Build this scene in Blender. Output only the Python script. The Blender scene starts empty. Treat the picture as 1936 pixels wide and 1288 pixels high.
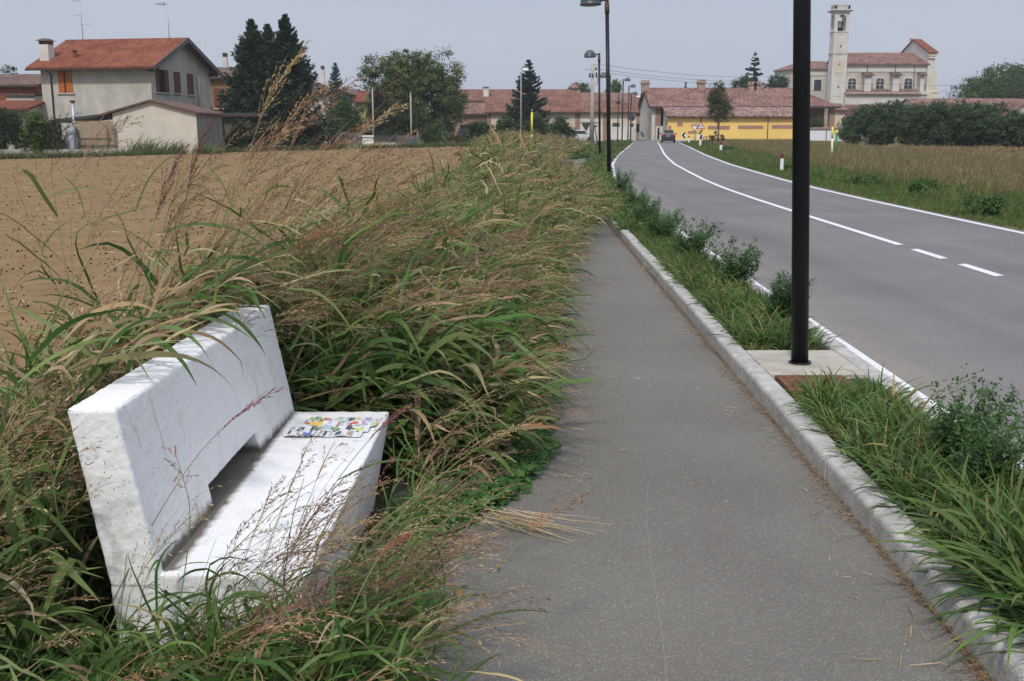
import bpy, math, random
import numpy as np
from mathutils import Vector, Matrix
random.seed(7)
SC = bpy.context.scene
COL = SC.collection
R = math.radians
# ------------------------------------------------------------------ camera
FPX = 2000.0; EYE = 1.65; TH = math.atan(401/2000)
cam = bpy.data.cameras.new('camera'); camo = bpy.data.objects.new('camera', cam); COL.objects.link(camo)
cam.sensor_width = 36; cam.lens = FPX/1936*36; cam.clip_start = 0.05; cam.clip_end = 9000
camo.location = (0, 0, EYE); camo.rotation_euler = (math.pi/2-TH, 0, 0)
SC.camera = camo
# ------------------------------------------------------------------ light
SUN_EL, SUN_AZ = R(49), R(14)            # azimuth: left of straight behind the camera
w = bpy.data.worlds.new('World'); SC.world = w; w.use_nodes = True
nt = w.node_tree; nt.nodes.clear()
sky = nt.nodes.new('ShaderNodeTexSky'); sky.sky_type = 'NISHITA'; sky.sun_disc = False
sky.sun_elevation = SUN_EL; sky.sun_rotation = math.pi+SUN_AZ
sky.altitude = 60; sky.air_density = 1.0; sky.dust_density = 2.2; sky.ozone_density = 1.0
bg = nt.nodes.new('ShaderNodeBackground'); wo = nt.nodes.new('ShaderNodeOutputWorld')
# hazy veil over the clear sky
mixn = nt.nodes.new('ShaderNodeMix'); mixn.data_type = 'RGBA'; mixn.inputs[0].default_value = 0.86
nt.links.new(sky.outputs[0], mixn.inputs[6])
tc = nt.nodes.new('ShaderNodeTexCoord'); mp = nt.nodes.new('ShaderNodeMapping'); mp.inputs['Scale'].default_value = (1.2, 1.2, 5)
nz = nt.nodes.new('ShaderNodeTexNoise'); nz.inputs['Scale'].default_value = 1.6; nz.inputs['Detail'].default_value = 5
rm = nt.nodes.new('ShaderNodeValToRGB')
rm.color_ramp.elements[0].position = .3; rm.color_ramp.elements[0].color = (5.55, 6.05, 7.35, 1)
rm.color_ramp.elements[1].position = .7; rm.color_ramp.elements[1].color = (6.1, 6.55, 7.75, 1)
nt.links.new(tc.outputs['Generated'], mp.inputs[0]); nt.links.new(mp.outputs[0], nz.inputs[0])
nt.links.new(nz.outputs[0], rm.inputs[0])
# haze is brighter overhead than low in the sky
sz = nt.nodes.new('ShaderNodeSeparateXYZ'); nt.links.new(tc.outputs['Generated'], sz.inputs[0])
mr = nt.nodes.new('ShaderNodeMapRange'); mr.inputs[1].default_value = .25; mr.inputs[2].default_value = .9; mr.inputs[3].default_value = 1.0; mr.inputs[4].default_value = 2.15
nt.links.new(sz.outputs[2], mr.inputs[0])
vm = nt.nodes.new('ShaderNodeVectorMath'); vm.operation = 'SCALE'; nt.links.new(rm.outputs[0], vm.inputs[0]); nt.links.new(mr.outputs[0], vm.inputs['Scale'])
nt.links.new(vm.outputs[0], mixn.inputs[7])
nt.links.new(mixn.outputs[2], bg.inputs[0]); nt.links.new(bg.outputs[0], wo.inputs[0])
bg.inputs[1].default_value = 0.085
sl = bpy.data.lights.new('sun', 'SUN'); sl.energy = 2.3; sl.angle = R(5.0); sl.color = (1, .95, .87)
slo = bpy.data.objects.new('sun', sl); COL.objects.link(slo)
sd = Vector((-math.sin(SUN_AZ)*math.cos(SUN_EL), -math.cos(SUN_AZ)*math.cos(SUN_EL), math.sin(SUN_EL)))
slo.rotation_euler = sd.to_track_quat('Z', 'Y').to_euler(); slo.location = (-20, -30, 60)
SC.view_settings.view_transform = 'Standard'; SC.view_settings.look = 'None'
SC.view_settings.exposure = 0.08; SC.view_settings.gamma = 1
SC.cycles.max_bounces = 6; SC.cycles.transparent_max_bounces = 8
# ------------------------------------------------------------------ pixel <-> place
_c, _s = math.cos(TH), math.sin(TH)
def _d(px, py):
    a, b = px-968, 644-py
    return a, FPX*_c+b*_s, -FPX*_s+b*_c
def G(px, py, z=0.0):
    v = _d(px, py); t = (z-EYE)/v[2]; return Vector((v[0]*t, v[1]*t, z))
def P(px, py, Y):
    v = _d(px, py); t = Y/v[1]; return Vector((v[0]*t, Y, EYE+v[2]*t))
def ZY(py, Y): return P(968, py, Y).z
def XP(px, py, Y): return P(px, py, Y).x
CY = [-50, 20, 25, 30, 35, 40, 50, 60, 70, 85, 100, 130, 150, 400]
CV = [0, 0, .03, .14, .38, .72, 1.45, 2.42, 3.45, 5.15, 6.85, 10.15, 12.3, 39]
def cur(Y): return np.interp(Y, CY, CV)
def RX(x0, Y): return x0+.016*Y+cur(Y)
# ------------------------------------------------------------------ materials
MT = {}
def mat(name, col=(.5, .5, .5), rough=.8, spec=.3, var=0., vscale=4., col2=None, bump=0., bscale=30., metal=0., coord='Object', detail=6, stretch=None):
    if name in MT: return MT[name]
    m = bpy.data.materials.new(name); m.use_nodes = True; MT[name] = m
    n = m.node_tree.nodes; L = m.node_tree.links; b = n['Principled BSDF']
    b.inputs['Base Color'].default_value = (*col, 1); b.inputs['Roughness'].default_value = rough
    b.inputs['Specular IOR Level'].default_value = spec; b.inputs['Metallic'].default_value = metal
    t = n.new('ShaderNodeTexCoord'); src = t.outputs[coord]
    if stretch:
        mm = n.new('ShaderNodeMapping'); mm.inputs['Scale'].default_value = stretch
        L.new(src, mm.inputs[0]); src = mm.outputs[0]
    if var or col2:
        x = n.new('ShaderNodeTexNoise'); x.inputs['Scale'].default_value = vscale; x.inputs['Detail'].default_value = detail
        x.inputs['Roughness'].default_value = .65
        L.new(src, x.inputs[0])
        r = n.new('ShaderNodeValToRGB'); e = r.color_ramp.elements
        c2 = col2 or tuple(c*(1-var) for c in col)
        e[0].position = .36; e[0].color = (*c2, 1); e[1].position = .64; e[1].color = (*[min(1, c*(1+var*.35)) for c in col], 1)
        L.new(x.outputs[0], r.inputs[0]); L.new(r.outputs[0], b.inputs['Base Color'])
    if bump:
        x2 = n.new('ShaderNodeTexNoise'); x2.inputs['Scale'].default_value = bscale; x2.inputs['Detail'].default_value = 8
        L.new(src, x2.inputs[0])
        bp = n.new('ShaderNodeBump'); bp.inputs['Strength'].default_value = bump; bp.inputs['Distance'].default_value = .02
        L.new(x2.outputs[0], bp.inputs['Height']); L.new(bp.outputs[0], b.inputs['Normal'])
    return m
def leafmat(name, transl=.3, rough=.55):
    m = bpy.data.materials.new(name); m.use_nodes = True; MT[name] = m
    n = m.node_tree.nodes; L = m.node_tree.links; b = n['Principled BSDF']; o = n['Material Output']
    a = n.new('ShaderNodeAttribute'); a.attribute_name = 'col'
    L.new(a.outputs['Color'], b.inputs['Base Color']); b.inputs['Roughness'].default_value = rough
    b.inputs['Specular IOR Level'].default_value = .25
    t = n.new('ShaderNodeBsdfTranslucent'); L.new(a.outputs['Color'], t.inputs[0])
    x = n.new('ShaderNodeMixShader'); x.inputs[0].default_value = transl
    L.new(b.outputs[0], x.inputs[1]); L.new(t.outputs[0], x.inputs[2]); L.new(x.outputs[0], o.inputs[0])
    return m
LEAF = leafmat('leaf_blade'); DRY = leafmat('seed_head', .15, .8)
def tilemat(name, c1, c2, along='x', freq=4.0):
    """clay roof tiles: rows of rounded tiles, each tile its own tone"""
    m = bpy.data.materials.new(name); m.use_nodes = True; MT[name] = m
    n = m.node_tree.nodes; L = m.node_tree.links; b = n['Principled BSDF']; b.inputs['Roughness'].default_value = .9
    b.inputs['Specular IOR Level'].default_value = .1
    t = n.new('ShaderNodeTexCoord'); mm = n.new('ShaderNodeMapping')
    L.new(t.outputs['Object'], mm.inputs[0])
    s = (freq, freq*.55, freq*.55) if along == 'x' else (freq*.55, freq, freq*.55)
    mm.inputs['Scale'].default_value = s
    v = n.new('ShaderNodeTexVoronoi'); v.inputs['Scale'].default_value = 1.0; v.inputs['Randomness'].default_value = .55
    L.new(mm.outputs[0], v.inputs['Vector'])
    sp = n.new('ShaderNodeSeparateColor'); L.new(v.outputs['Color'], sp.inputs[0])
    r = n.new('ShaderNodeValToRGB'); e = r.color_ramp.elements
    e[0].position = .1; e[0].color = (*c2, 1); e[1].position = .8; e[1].color = (*c1, 1)
    L.new(sp.outputs[0], r.inputs[0])
    nz = n.new('ShaderNodeTexNoise'); nz.inputs['Scale'].default_value = .5; nz.inputs['Detail'].default_value = 5
    L.new(t.outputs['Object'], nz.inputs[0])
    r2 = n.new('ShaderNodeValToRGB'); r2.color_ramp.elements[0].position = .35; r2.color_ramp.elements[0].color = (.62, .6, .6, 1)
    r2.color_ramp.elements[1].position = .62; r2.color_ramp.elements[1].color = (1, 1, 1, 1)
    L.new(nz.outputs[0], r2.inputs[0])
    mx = n.new('ShaderNodeMix'); mx.data_type = 'RGBA'; mx.blend_type = 'MULTIPLY'; mx.inputs[0].default_value = .8
    L.new(r.outputs[0], mx.inputs[6]); L.new(r2.outputs[0], mx.inputs[7]); L.new(mx.outputs[2], b.inputs['Base Color'])
    wv = n.new('ShaderNodeTexWave'); wv.wave_type = 'BANDS'; wv.bands_direction = 'X' if along == 'x' else 'Y'
    wv.inputs['Scale'].default_value = freq*.3
    L.new(t.outputs['Object'], wv.inputs[0])
    bp = n.new('ShaderNodeBump'); bp.inputs['Strength'].default_value = .8; bp.inputs['Distance'].default_value = .06
    L.new(wv.outputs[0], bp.inputs['Height']); L.new(bp.outputs[0], b.inputs['Normal'])
    return m
# ------------------------------------------------------------------ mesh builder
def tag(o, label=None, cat=None, group=None, kind=None):
    if label: o['label'] = label
    if cat: o['category'] = cat
    if group: o['group'] = group
    if kind: o['kind'] = kind
    return o
def thing(name, loc, label, cat, group=None):
    o = bpy.data.objects.new(name, None); COL.objects.link(o); o.location = loc; o.empty_display_size = .3
    return tag(o, label, cat, group)
def link(me, name, parent=None, mats=()):
    o = bpy.data.objects.new(name, me); COL.objects.link(o)
    for m in mats: me.materials.append(m)
    if parent is not None: o.parent = parent
    return o
class M:
    """collects world-space geometry; frame = (ox, oy, oz, angle) turns local coordinates into world ones"""
    def __init__(s, fr=None): s.v = []; s.f = []; s.m = []; s.fr = fr; s.cm = 0; s.sm = []; s.smooth = False
    def _a(s, pts):
        i = len(s.v)
        if s.fr:
            ox, oy, oz, a = s.fr; c, q = math.cos(a), math.sin(a)
            pts = [(ox+x*c-y*q, oy+x*q+y*c, oz+z) for x, y, z in pts]
        s.v += [tuple(p) for p in pts]; return i
    def _f(s, *fs):
        for f in fs: s.f.append(tuple(f)); s.m.append(s.cm); s.sm.append(s.smooth)
    def poly(s, pts): i = s._a(pts); s._f(range(i, i+len(pts)))
    def box(s, x0, x1, y0, y1, z0, z1):
        i = s._a([(x, y, z) for z in (z0, z1) for y in (y0, y1) for x in (x0, x1)])
        s._f(*[[i+k for k in q] for q in ((0, 2, 3, 1), (4, 5, 7, 6), (0, 1, 5, 4), (2, 6, 7, 3), (0, 4, 6, 2), (1, 3, 7, 5))])
    def hexa(s, a, b):
        """two matching rings of points, closed at both ends"""
        n = len(a); i = s._a(list(a)+list(b))
        s._f(list(range(i, i+n))[::-1], list(range(i+n, i+2*n)))
        s._f(*[(i+k, i+(k+1) % n, i+n+(k+1) % n, i+n+k) for k in range(n)])
    def slab(s, q, t):
        s.hexa([(x, y, z-t) for x, y, z in q], q)
    def cyl(s, p0, p1, r0, r1=None, n=12, smooth=True):
        s.tube([p0, p1], [r0, r0 if r1 is None else r1], n, smooth)
    def tube(s, path, rad, n=8, smooth=True):
        pv = [Vector(p) for p in path]; rings = []; up = None
        for k, p in enumerate(pv):
            d = (pv[min(k+1, len(pv)-1)]-pv[max(k-1, 0)]).normalized()
            if up is None: up = Vector((0, 0, 1)) if abs(d.z) < .9 else Vector((1, 0, 0))
            a = d.cross(up).normalized(); b = a.cross(d)
            up = b
            rings.append(s._a([tuple(p+(a*math.cos(2*math.pi*j/n)+b*math.sin(2*math.pi*j/n))*rad[k]) for j in range(n)]))
        o = s.smooth; s.smooth = smooth
        for r0, r1 in zip(rings, rings[1:]):
            s._f(*[(r0+j, r0+(j+1) % n, r1+(j+1) % n, r1+j) for j in range(n)])
        s.smooth = o
        s._f([rings[0]+j for j in range(n)][::-1], [rings[-1]+j for j in range(n)])
    def lathe(s, c, prof, n=20, smooth=True):
        rings = [s._a([(c[0]+r*math.cos(2*math.pi*j/n), c[1]+r*math.sin(2*math.pi*j/n), c[2]+z) for j in range(n)]) for r, z in prof]
        o = s.smooth; s.smooth = smooth
        for r0, r1 in zip(rings, rings[1:]):
            s._f(*[(r0+j, r0+(j+1) % n, r1+(j+1) % n, r1+j) for j in range(n)])
        s.smooth = o
        s._f([rings[0]+j for j in range(n)][::-1], [rings[-1]+j for j in range(n)])
    def build(s, name, mats, parent=None, bevel=0):
        if not isinstance(mats, (list, tuple)): mats = [mats]
        off = parent.location if parent is not None else Vector((0, 0, 0))
        if parent is not None and parent.parent is not None: off = off+parent.parent.location
        me = bpy.data.meshes.new(name)
        me.from_pydata([(x-off.x, y-off.y, z-off.z) for x, y, z in s.v], [], s.f)
        me.polygons.foreach_set('material_index', s.m); me.polygons.foreach_set('use_smooth', s.sm)
        import bmesh
        bm = bmesh.new(); bm.from_mesh(me); bmesh.ops.recalc_face_normals(bm, faces=bm.faces); bm.to_mesh(me); bm.free()
        o = link(me, name, parent, mats)
        if bevel:
            b = o.modifiers.new('bevel', 'BEVEL'); b.width = bevel; b.segments = 3; b.limit_method = 'ANGLE'
        return o
def copy_tree(o, loc=None, rz=None, scale=None, parent=None, label=None):
    c = o.copy(); COL.objects.link(c)
    if parent is not None: c.parent = parent
    for ch in list(o.children): copy_tree(ch, parent=c)
    if loc is not None: c.location = loc
    if rz is not None: c.rotation_euler = (0, 0, rz)
    if scale is not None: c.scale = (scale,)*3 if not isinstance(scale, tuple) else scale
    if label: c['label'] = label
    return c
# ------------------------------------------------------------------ foliage builder (numpy)
rng = np.random.default_rng(11)
def nrm(a): return a/np.maximum(np.linalg.norm(a, axis=-1, keepdims=True), 1e-9)
def U(a, b, n): return rng.uniform(a, b, n)
class FB:
    def __init__(s): s.V = []; s.Q = []; s.C = []; s.n = 0
    def add(s, V, Q, C):
        s.V.append(V.reshape(-1, 3)); s.Q.append(Q.reshape(-1, 4)+s.n); s.C.append(C.reshape(-1, 3)); s.n += V.reshape(-1, 3).shape[0]
    def ribbons(s, p, d, L, W, bend, S, col, tip=None, prof='leaf', roll=.6, keep=None, grow=1.0, tipstart=.4, curl=0., kink=0.):
        N = len(p)
        if N == 0: return None
        L = np.broadcast_to(np.asarray(L, float), (N,)); W = np.broadcast_to(np.asarray(W, float), (N,))
        bend = np.broadcast_to(bend, (N, 3)); d = nrm(d)
        ref = np.array([0, 0, 1.])+rng.normal(0, roll, (N, 3)); side = nrm(np.cross(d, ref))
        t = np.linspace(0, 1, S+1)
        if prof == 'leaf': w = np.interp(t, [0, .12, .45, .8, 1], [.45, .85, 1, .5, .04])
        elif prof == 'stem': w = np.interp(t, [0, 1], [1, .45])
        elif prof == 'seed': w = np.interp(t, [0, .45, 1], [.15, 1, .1])
        else: w = np.ones(S+1)
        ks = rng.integers(1, max(2, S), N); pts = np.empty((N, S+1, 2, 3)); cen = np.empty((N, S+1, 3)); q = p.copy()
        for k in range(S+1):
            cen[:, k] = q
            sd = side
            if curl: sd = nrm(side*np.cos(curl*t[k]*3)+np.cross(d, side)*np.sin(curl*t[k]*3))
            h = (W*w[k]*.5)[:, None]*sd
            pts[:, k, 0] = q-h; pts[:, k, 1] = q+h
            q = q+d*(L/S)[:, None]
            if kink: d = d+(ks == k)[:, None]*rng.normal(0, kink, (N, 3))+rng.normal(0, kink*.16, (N, 3))
            d = nrm(d+bend*((k+1)/S)**grow*(1.0/S)); side = nrm(side-d*np.sum(side*d, -1, keepdims=True))
        c = np.broadcast_to(np.asarray(col, float), (N, 3))[:, None, :]
        if tip is None: cc = np.broadcast_to(c, (N, S+1, 3))
        else:
            f = np.clip((t-tipstart)/max(1e-3, 1-tipstart), 0, 1)[None, :, None]
            cc = c*(1-f)+np.broadcast_to(np.asarray(tip, float), (N, 3))[:, None, :]*f
        cc = np.repeat(cc[:, :, None, :], 2, 2)
        if keep is not None:
            ok = keep(cen); pts = pts[ok]; cc = cc[ok]; N = len(pts)
            if N == 0: return cen
        b = np.arange(N)[:, None]*(S+1)*2+np.arange(S)[None, :]*2
        Q = np.stack([b, b+1, b+3, b+2], -1)
        s.add(pts, Q, cc)
        return cen
    def leaves(s, p, nor, size, col, shape='rhomb', asp=.6, spread=None):
        """flat leaves of 2 quads folded along the midrib"""
        N = len(p)
        if N == 0: return
        size = np.broadcast_to(np.asarray(size, float), (N,))
        a = nrm(np.cross(nor, rng.normal(0, 1, (N, 3)))) if spread is None else nrm(spread-nor*np.sum(spread*nor, -1, keepdims=True))
        b = np.cross(nor, a)
        if shape == 'rhomb':
            T = np.array([[-.5, 0, 0], [0, -.5*asp, .06], [.5, 0, 0], [0, .5*asp, .06]]); Qt = np.array([[0, 1, 2, 3]])
        else:
            T = np.array([[0, 0, 0], [-.12, .30*asp*1.6, .05], [.35, .38*asp*1.6, .06], [1, 0, -.1], [.35, -.38*asp*1.6, .06], [-.12, -.30*asp*1.6, .05]])
            Qt = np.array([[0, 3, 2, 1], [0, 5, 4, 3]])
        V = p[:, None, :]+size[:, None, None]*(T[None, :, 0:1]*a[:, None]+T[None, :, 1:2]*b[:, None]+T[None, :, 2:3]*nor[:, None])
        k = len(T); Q = Qt[None]+(np.arange(N)*k)[:, None, None]
        C = np.repeat(np.broadcast_to(np.asarray(col, float), (N, 3))[:, None, :], k, 1)
        s.add(V, Q, C)
    def build(s, name, parent=None, mats=None, off=None):
        V = np.concatenate(s.V); Q = np.concatenate(s.Q).astype(np.int32); C = np.concatenate(s.C)
        if parent is not None: V = V-np.array(parent.location)
        me = bpy.data.meshes.new(name)
        me.vertices.add(len(V)); me.vertices.foreach_set('co', V.astype(np.float32).ravel())
        me.loops.add(Q.size); me.loops.foreach_set('vertex_index', Q.ravel())
        me.polygons.add(len(Q)); me.polygons.foreach_set('loop_start', np.arange(len(Q), dtype=np.int32)*4)
        try: me.polygons.foreach_set('loop_total', np.full(len(Q), 4, np.int32))
        except Exception: pass
        me.update(calc_edges=True)
        at = me.attributes.new('col', 'FLOAT_COLOR', 'POINT')
        at.data.foreach_set('color', np.concatenate([np.clip(C, 0, 1), np.ones((len(C), 1))], 1).astype(np.float32).ravel())
        return link(me, name, parent, mats or [LEAF])
def vary(col, n, v=.22, hue=.08):
    c = np.asarray(col, float)
    if c.ndim == 1: c = np.repeat(c[None], n, 0)
    return c*U(1-v, 1+v, (n, 1))*(1+rng.normal(0, hue, (n, 3)))
def pick(cols, wts, n):
    return np.array(cols, float)[rng.choice(len(cols), n, p=np.array(wts)/sum(wts))]
# ================================================================== SETTING
def asphalt(name, c1, c2, grain, patch):
    m = bpy.data.materials.new(name); m.use_nodes = True; n = m.node_tree.nodes; L = m.node_tree.links; b = n['Principled BSDF']
    b.inputs['Roughness'].default_value = .85; b.inputs['Specular IOR Level'].default_value = .25
    t = n.new('ShaderNodeTexCoord')
    a = n.new('ShaderNodeTexNoise'); a.inputs['Scale'].default_value = grain; a.inputs['Detail'].default_value = 3; a.inputs['Roughness'].default_value = .8
    L.new(t.outputs['Object'], a.inputs[0])
    r = n.new('ShaderNodeValToRGB'); e = r.color_ramp.elements; e[0].position = .33; e[0].color = (*c2, 1); e[1].position = .68; e[1].color = (*c1, 1)
    L.new(a.outputs[0], r.inputs[0])
    v = n.new('ShaderNodeTexVoronoi'); v.inputs['Scale'].default_value = grain*1.1; L.new(t.outputs['Object'], v.inputs['Vector'])
    sp = n.new('ShaderNodeSeparateColor'); L.new(v.outputs['Color'], sp.inputs[0])
    rs = n.new('ShaderNodeValToRGB'); rs.color_ramp.elements[0].position = .86; rs.color_ramp.elements[0].color = (0, 0, 0, 1); rs.color_ramp.elements[1].position = .95
    L.new(sp.outputs[0], rs.inputs[0])
    m1 = n.new('ShaderNodeMix'); m1.data_type = 'RGBA'; m1.inputs[7].default_value = (*[c*2.0 for c in c1], 1)
    mu = n.new('ShaderNodeMath'); mu.operation = 'MULTIPLY'; mu.inputs[1].default_value = .38; L.new(rs.outputs[0], mu.inputs[0]); L.new(mu.outputs[0], m1.inputs[0])
    L.new(r.outputs[0], m1.inputs[6])
    p = n.new('ShaderNodeTexNoise'); p.inputs['Scale'].default_value = patch; p.inputs['Detail'].default_value = 6; L.new(t.outputs['Object'], p.inputs[0])
    rp = n.new('ShaderNodeValToRGB'); rp.color_ramp.elements[0].position = .3; rp.color_ramp.elements[0].color = (.78, .77, .77, 1)
    rp.color_ramp.elements[1].position = .7; rp.color_ramp.elements[1].color = (1.0, 1.0, 1.0, 1); L.new(p.outputs[0], rp.inputs[0])
    m2 = n.new('ShaderNodeMix'); m2.data_type = 'RGBA'; m2.blend_type = 'MULTIPLY'; m2.inputs[0].default_value = 1
    L.new(m1.outputs[2], m2.inputs[6]); L.new(rp.outputs[0], m2.inputs[7]); L.new(m2.outputs[2], b.inputs['Base Color'])
    bp = n.new('ShaderNodeBump'); bp.inputs['Strength'].default_value = .5; bp.inputs['Distance'].default_value = .004
    L.new(v.outputs['Distance'], bp.inputs['Height']); L.new(bp.outputs[0], b.inputs['Normal'])
    return m
ASPH = asphalt('path_asphalt', (.212, .199, .174), (.126, .118, .103), 175, .8)
ROADM = asphalt('road_asphalt', (.200, .190, .186), (.156, .148, .146), 140, .45)
def road_dust(m):
    n = m.node_tree.nodes; L = m.node_tree.links; b = n['Principled BSDF']; src = b.inputs['Base Color'].links[0].from_socket
    t = n.new('ShaderNodeTexCoord'); sx = n.new('ShaderNodeSeparateXYZ'); L.new(t.outputs['Object'], sx.inputs[0])
    ma = n.new('ShaderNodeMath'); ma.operation = 'MULTIPLY_ADD'; ma.inputs[1].default_value = -.016; L.new(sx.outputs[1], ma.inputs[0]); L.new(sx.outputs[0], ma.inputs[2])
    nz = n.new('ShaderNodeTexNoise'); nz.inputs['Scale'].default_value = 1.6; nz.inputs['Detail'].default_value = 7; L.new(t.outputs['Object'], nz.inputs[0])
    mb = n.new('ShaderNodeMath'); mb.operation = 'MULTIPLY_ADD'; mb.inputs[1].default_value = 1.1; L.new(nz.outputs[0], mb.inputs[0]); L.new(ma.outputs[0], mb.inputs[2])
    mr = n.new('ShaderNodeMapRange'); mr.inputs[1].default_value = 2.7; mr.inputs[2].default_value = 3.9; mr.inputs[3].default_value = .6; mr.inputs[4].default_value = 0; L.new(mb.outputs[0], mr.inputs[0])
    mx = n.new('ShaderNodeMix'); mx.data_type = 'RGBA'; mx.inputs[7].default_value = (.27, .24, .20, 1); L.new(mr.outputs[0], mx.inputs[0]); L.new(src, mx.inputs[6])
    # wheel tracks: long faint streaks along the lane
    mp = n.new('ShaderNodeMapping'); mp.inputs['Scale'].default_value = (1.3, .06, 1); L.new(t.outputs['Object'], mp.inputs[0])
    n2 = n.new('ShaderNodeTexNoise'); n2.inputs['Scale'].default_value = 1.5; n2.inputs['Detail'].default_value = 4; L.new(mp.outputs[0], n2.inputs[0])
    r2 = n.new('ShaderNodeValToRGB'); r2.color_ramp.elements[0].position = .35; r2.color_ramp.elements[0].color = (.9, .9, .9, 1); r2.color_ramp.elements[1].position = .65; r2.color_ramp.elements[1].color = (1.06, 1.05, 1.04, 1); L.new(n2.outputs[0], r2.inputs[0])
    m2 = n.new('ShaderNodeMix'); m2.data_type = 'RGBA'; m2.blend_type = 'MULTIPLY'; m2.inputs[0].default_value = 1; L.new(mx.outputs[2], m2.inputs[6]); L.new(r2.outputs[0], m2.inputs[7]); L.new(m2.outputs[2], b.inputs['Base Color'])
road_dust(ROADM)
SOIL = mat('soil', (.25, .168, .090), .95, .05, vscale=1.6, col2=(.195, .128, .063), bump=1.0, bscale=14)
UNDER = mat('undergrowth_soil', (.10, .085, .05), .95, .05, vscale=3, col2=(.05, .055, .025), bump=.8, bscale=20)
GRND = mat('ground_earth', (.16, .15, .07), .95, .05, vscale=.25, col2=(.10, .11, .045), bump=.5, bscale=3)
CONC = mat('kerb_concrete', (.50, .48, .45), .9, .15, vscale=11, col2=(.34, .325, .30), bump=.45, bscale=110)
PADM = mat('pad_concrete', (.46, .43, .37), .9, .15, vscale=6, col2=(.34, .31, .26), bump=.5, bscale=50)
PAINT = mat('road_paint', (.84, .84, .85), .6, .3, vscale=45, col2=(.50, .50, .51), bump=.2, bscale=120)
def sheet(name, rows, z, m, kind='structure'):
    """rows: list of (Y, [x world ...])"""
    g = M(); idx = []
    for Y, xs in rows: idx.append(g._a([(x, Y, z) for x in xs]))
    k = len(rows[0][1])
    for a, b in zip(idx, idx[1:]):
        for j in range(k-1): g._f((a+j, a+j+1, b+j+1, b+j))
    o = g.build(name, m); return tag(o, kind=kind)
g = M(); g.poly([(-900, -60, -.06), (900, -60, -.06), (900, 1300, -.06), (-900, 1300, -.06)])
tag(g.build('ground', GRND), kind='structure')
YS = [-14, -8, -3, 0, 3, 6, 9, 12, 16, 20, 24, 28, 32, 36, 40, 45, 50, 55, 60, 65, 70, 76, 82, 90, 98, 106, 115, 124, 132]
# road and its apron at the village
rows = [(Y, [RX(2.27, Y), RX(4.3, Y), RX(6.3, Y), RX(8.12, Y)]) for Y in YS]
rows += [(140, [10, 16, 22, 30]), (152, [6, 14, 22, 30])]
sheet('road', rows, 0.0, ROADM)
def strip(g, xa, wd, y0, y1, step=1.0, z=.004, skew=0.):
    n = max(1, int((y1-y0)/step)); ids = []
    for k in range(n+1):
        Y = y0+(y1-y0)*k/n
        o = skew if k in (0, n) else 0
        ids.append(g._a([(RX(xa-wd/2, Y), Y-o, z), (RX(xa+wd/2, Y), Y+o, z)]))
    for a, b in zip(ids, ids[1:]): g._f((a, a+1, b+1, b))
g = M(); strip(g, 2.43, .13, -12, 131); tag(g.build('left_edge_line', PAINT), kind='structure')
g = M(); strip(g, 7.93, .13, -12, 131); tag(g.build('right_edge_line', PAINT), kind='structure')
g = M(); strip(g, 5.36, .13, 15.25, 131, skew=.03)
for a in (13.6, 11.95, 9.9, 7.8, 5.7, 3.6): strip(g, 5.36, .13, a, a+1.08, skew=.03)
tag(g.build('centre_line', PAINT), kind='structure')
# cycle path
rows = []
for Y in YS:
    sh = np.interp(Y, [0, 46, 70, 90, 132], [0, -.1, -.5, -1.1, -2.6])
    rows.append((Y, [RX(-.62+sh, Y), RX(.4+sh, Y), RX(1.41+sh, Y)]))
sheet('cycle_path', rows, 0.004, ASPH)
g = M(); pts = [G(a, b, .0052) for a, b in ((1243, 885), (1226, 910), (1221, 960), (1228, 1040), (1240, 1120), (1252, 1200), (1262, 1300))]
for (a, b) in zip(pts, pts[1:]): g.poly([(a.x-.0008, a.y, .0052), (a.x+.0008, a.y, .0052), (b.x+.0008, b.y, .0052), (b.x-.0008, b.y, .0052)])
tag(g.build('path_scratch', mat('scratch_pale', (.27, .26, .24), .9)), kind='structure')
g = M(); rr = random.Random(9)
for a, b, s_ in ((1152, 712, 3), (1205, 716, 5), (1228, 730, 3), (1196, 728, 2.5), (1375, 948, 3), (1318, 735, 3), (1240, 722, 2)):
    q = G(a, b, .0056); k = q.y/2000*s_; ring_ = [(q.x+1.6*k*math.cos(t_)*rr.uniform(.5, 1.2), q.y+1.8*k*math.sin(t_)*rr.uniform(.5, 1.2), .0056) for t_ in np.linspace(0, 6.283, 9)[:-1]]
    g.poly(ring_)
tag(g.build('paint_flecks', mat('fleck_pale', (.30, .30, .28), .9, var=.4, vscale=60)), kind='stuff', label='pale worn paint flecks on the asphalt of the cycle path')
# earth under the tall grass and the planted strip
rows = [(Y, [np.interp(Y, [0, 10, 30, 60, 100, 140], [-2.6, -2.6, -2.2, -3, -4.5, -7]), RX(-.6+np.interp(Y, [46, 90, 132], [0, -1, -2.6]), Y)]) for Y in YS]
sheet('bank_soil', rows, -.012, UNDER)
rows = [(Y, [RX(1.52, Y), RX(2.17, Y)]) for Y in YS]
sheet('planting_strip', rows, .09, UNDER)
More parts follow.
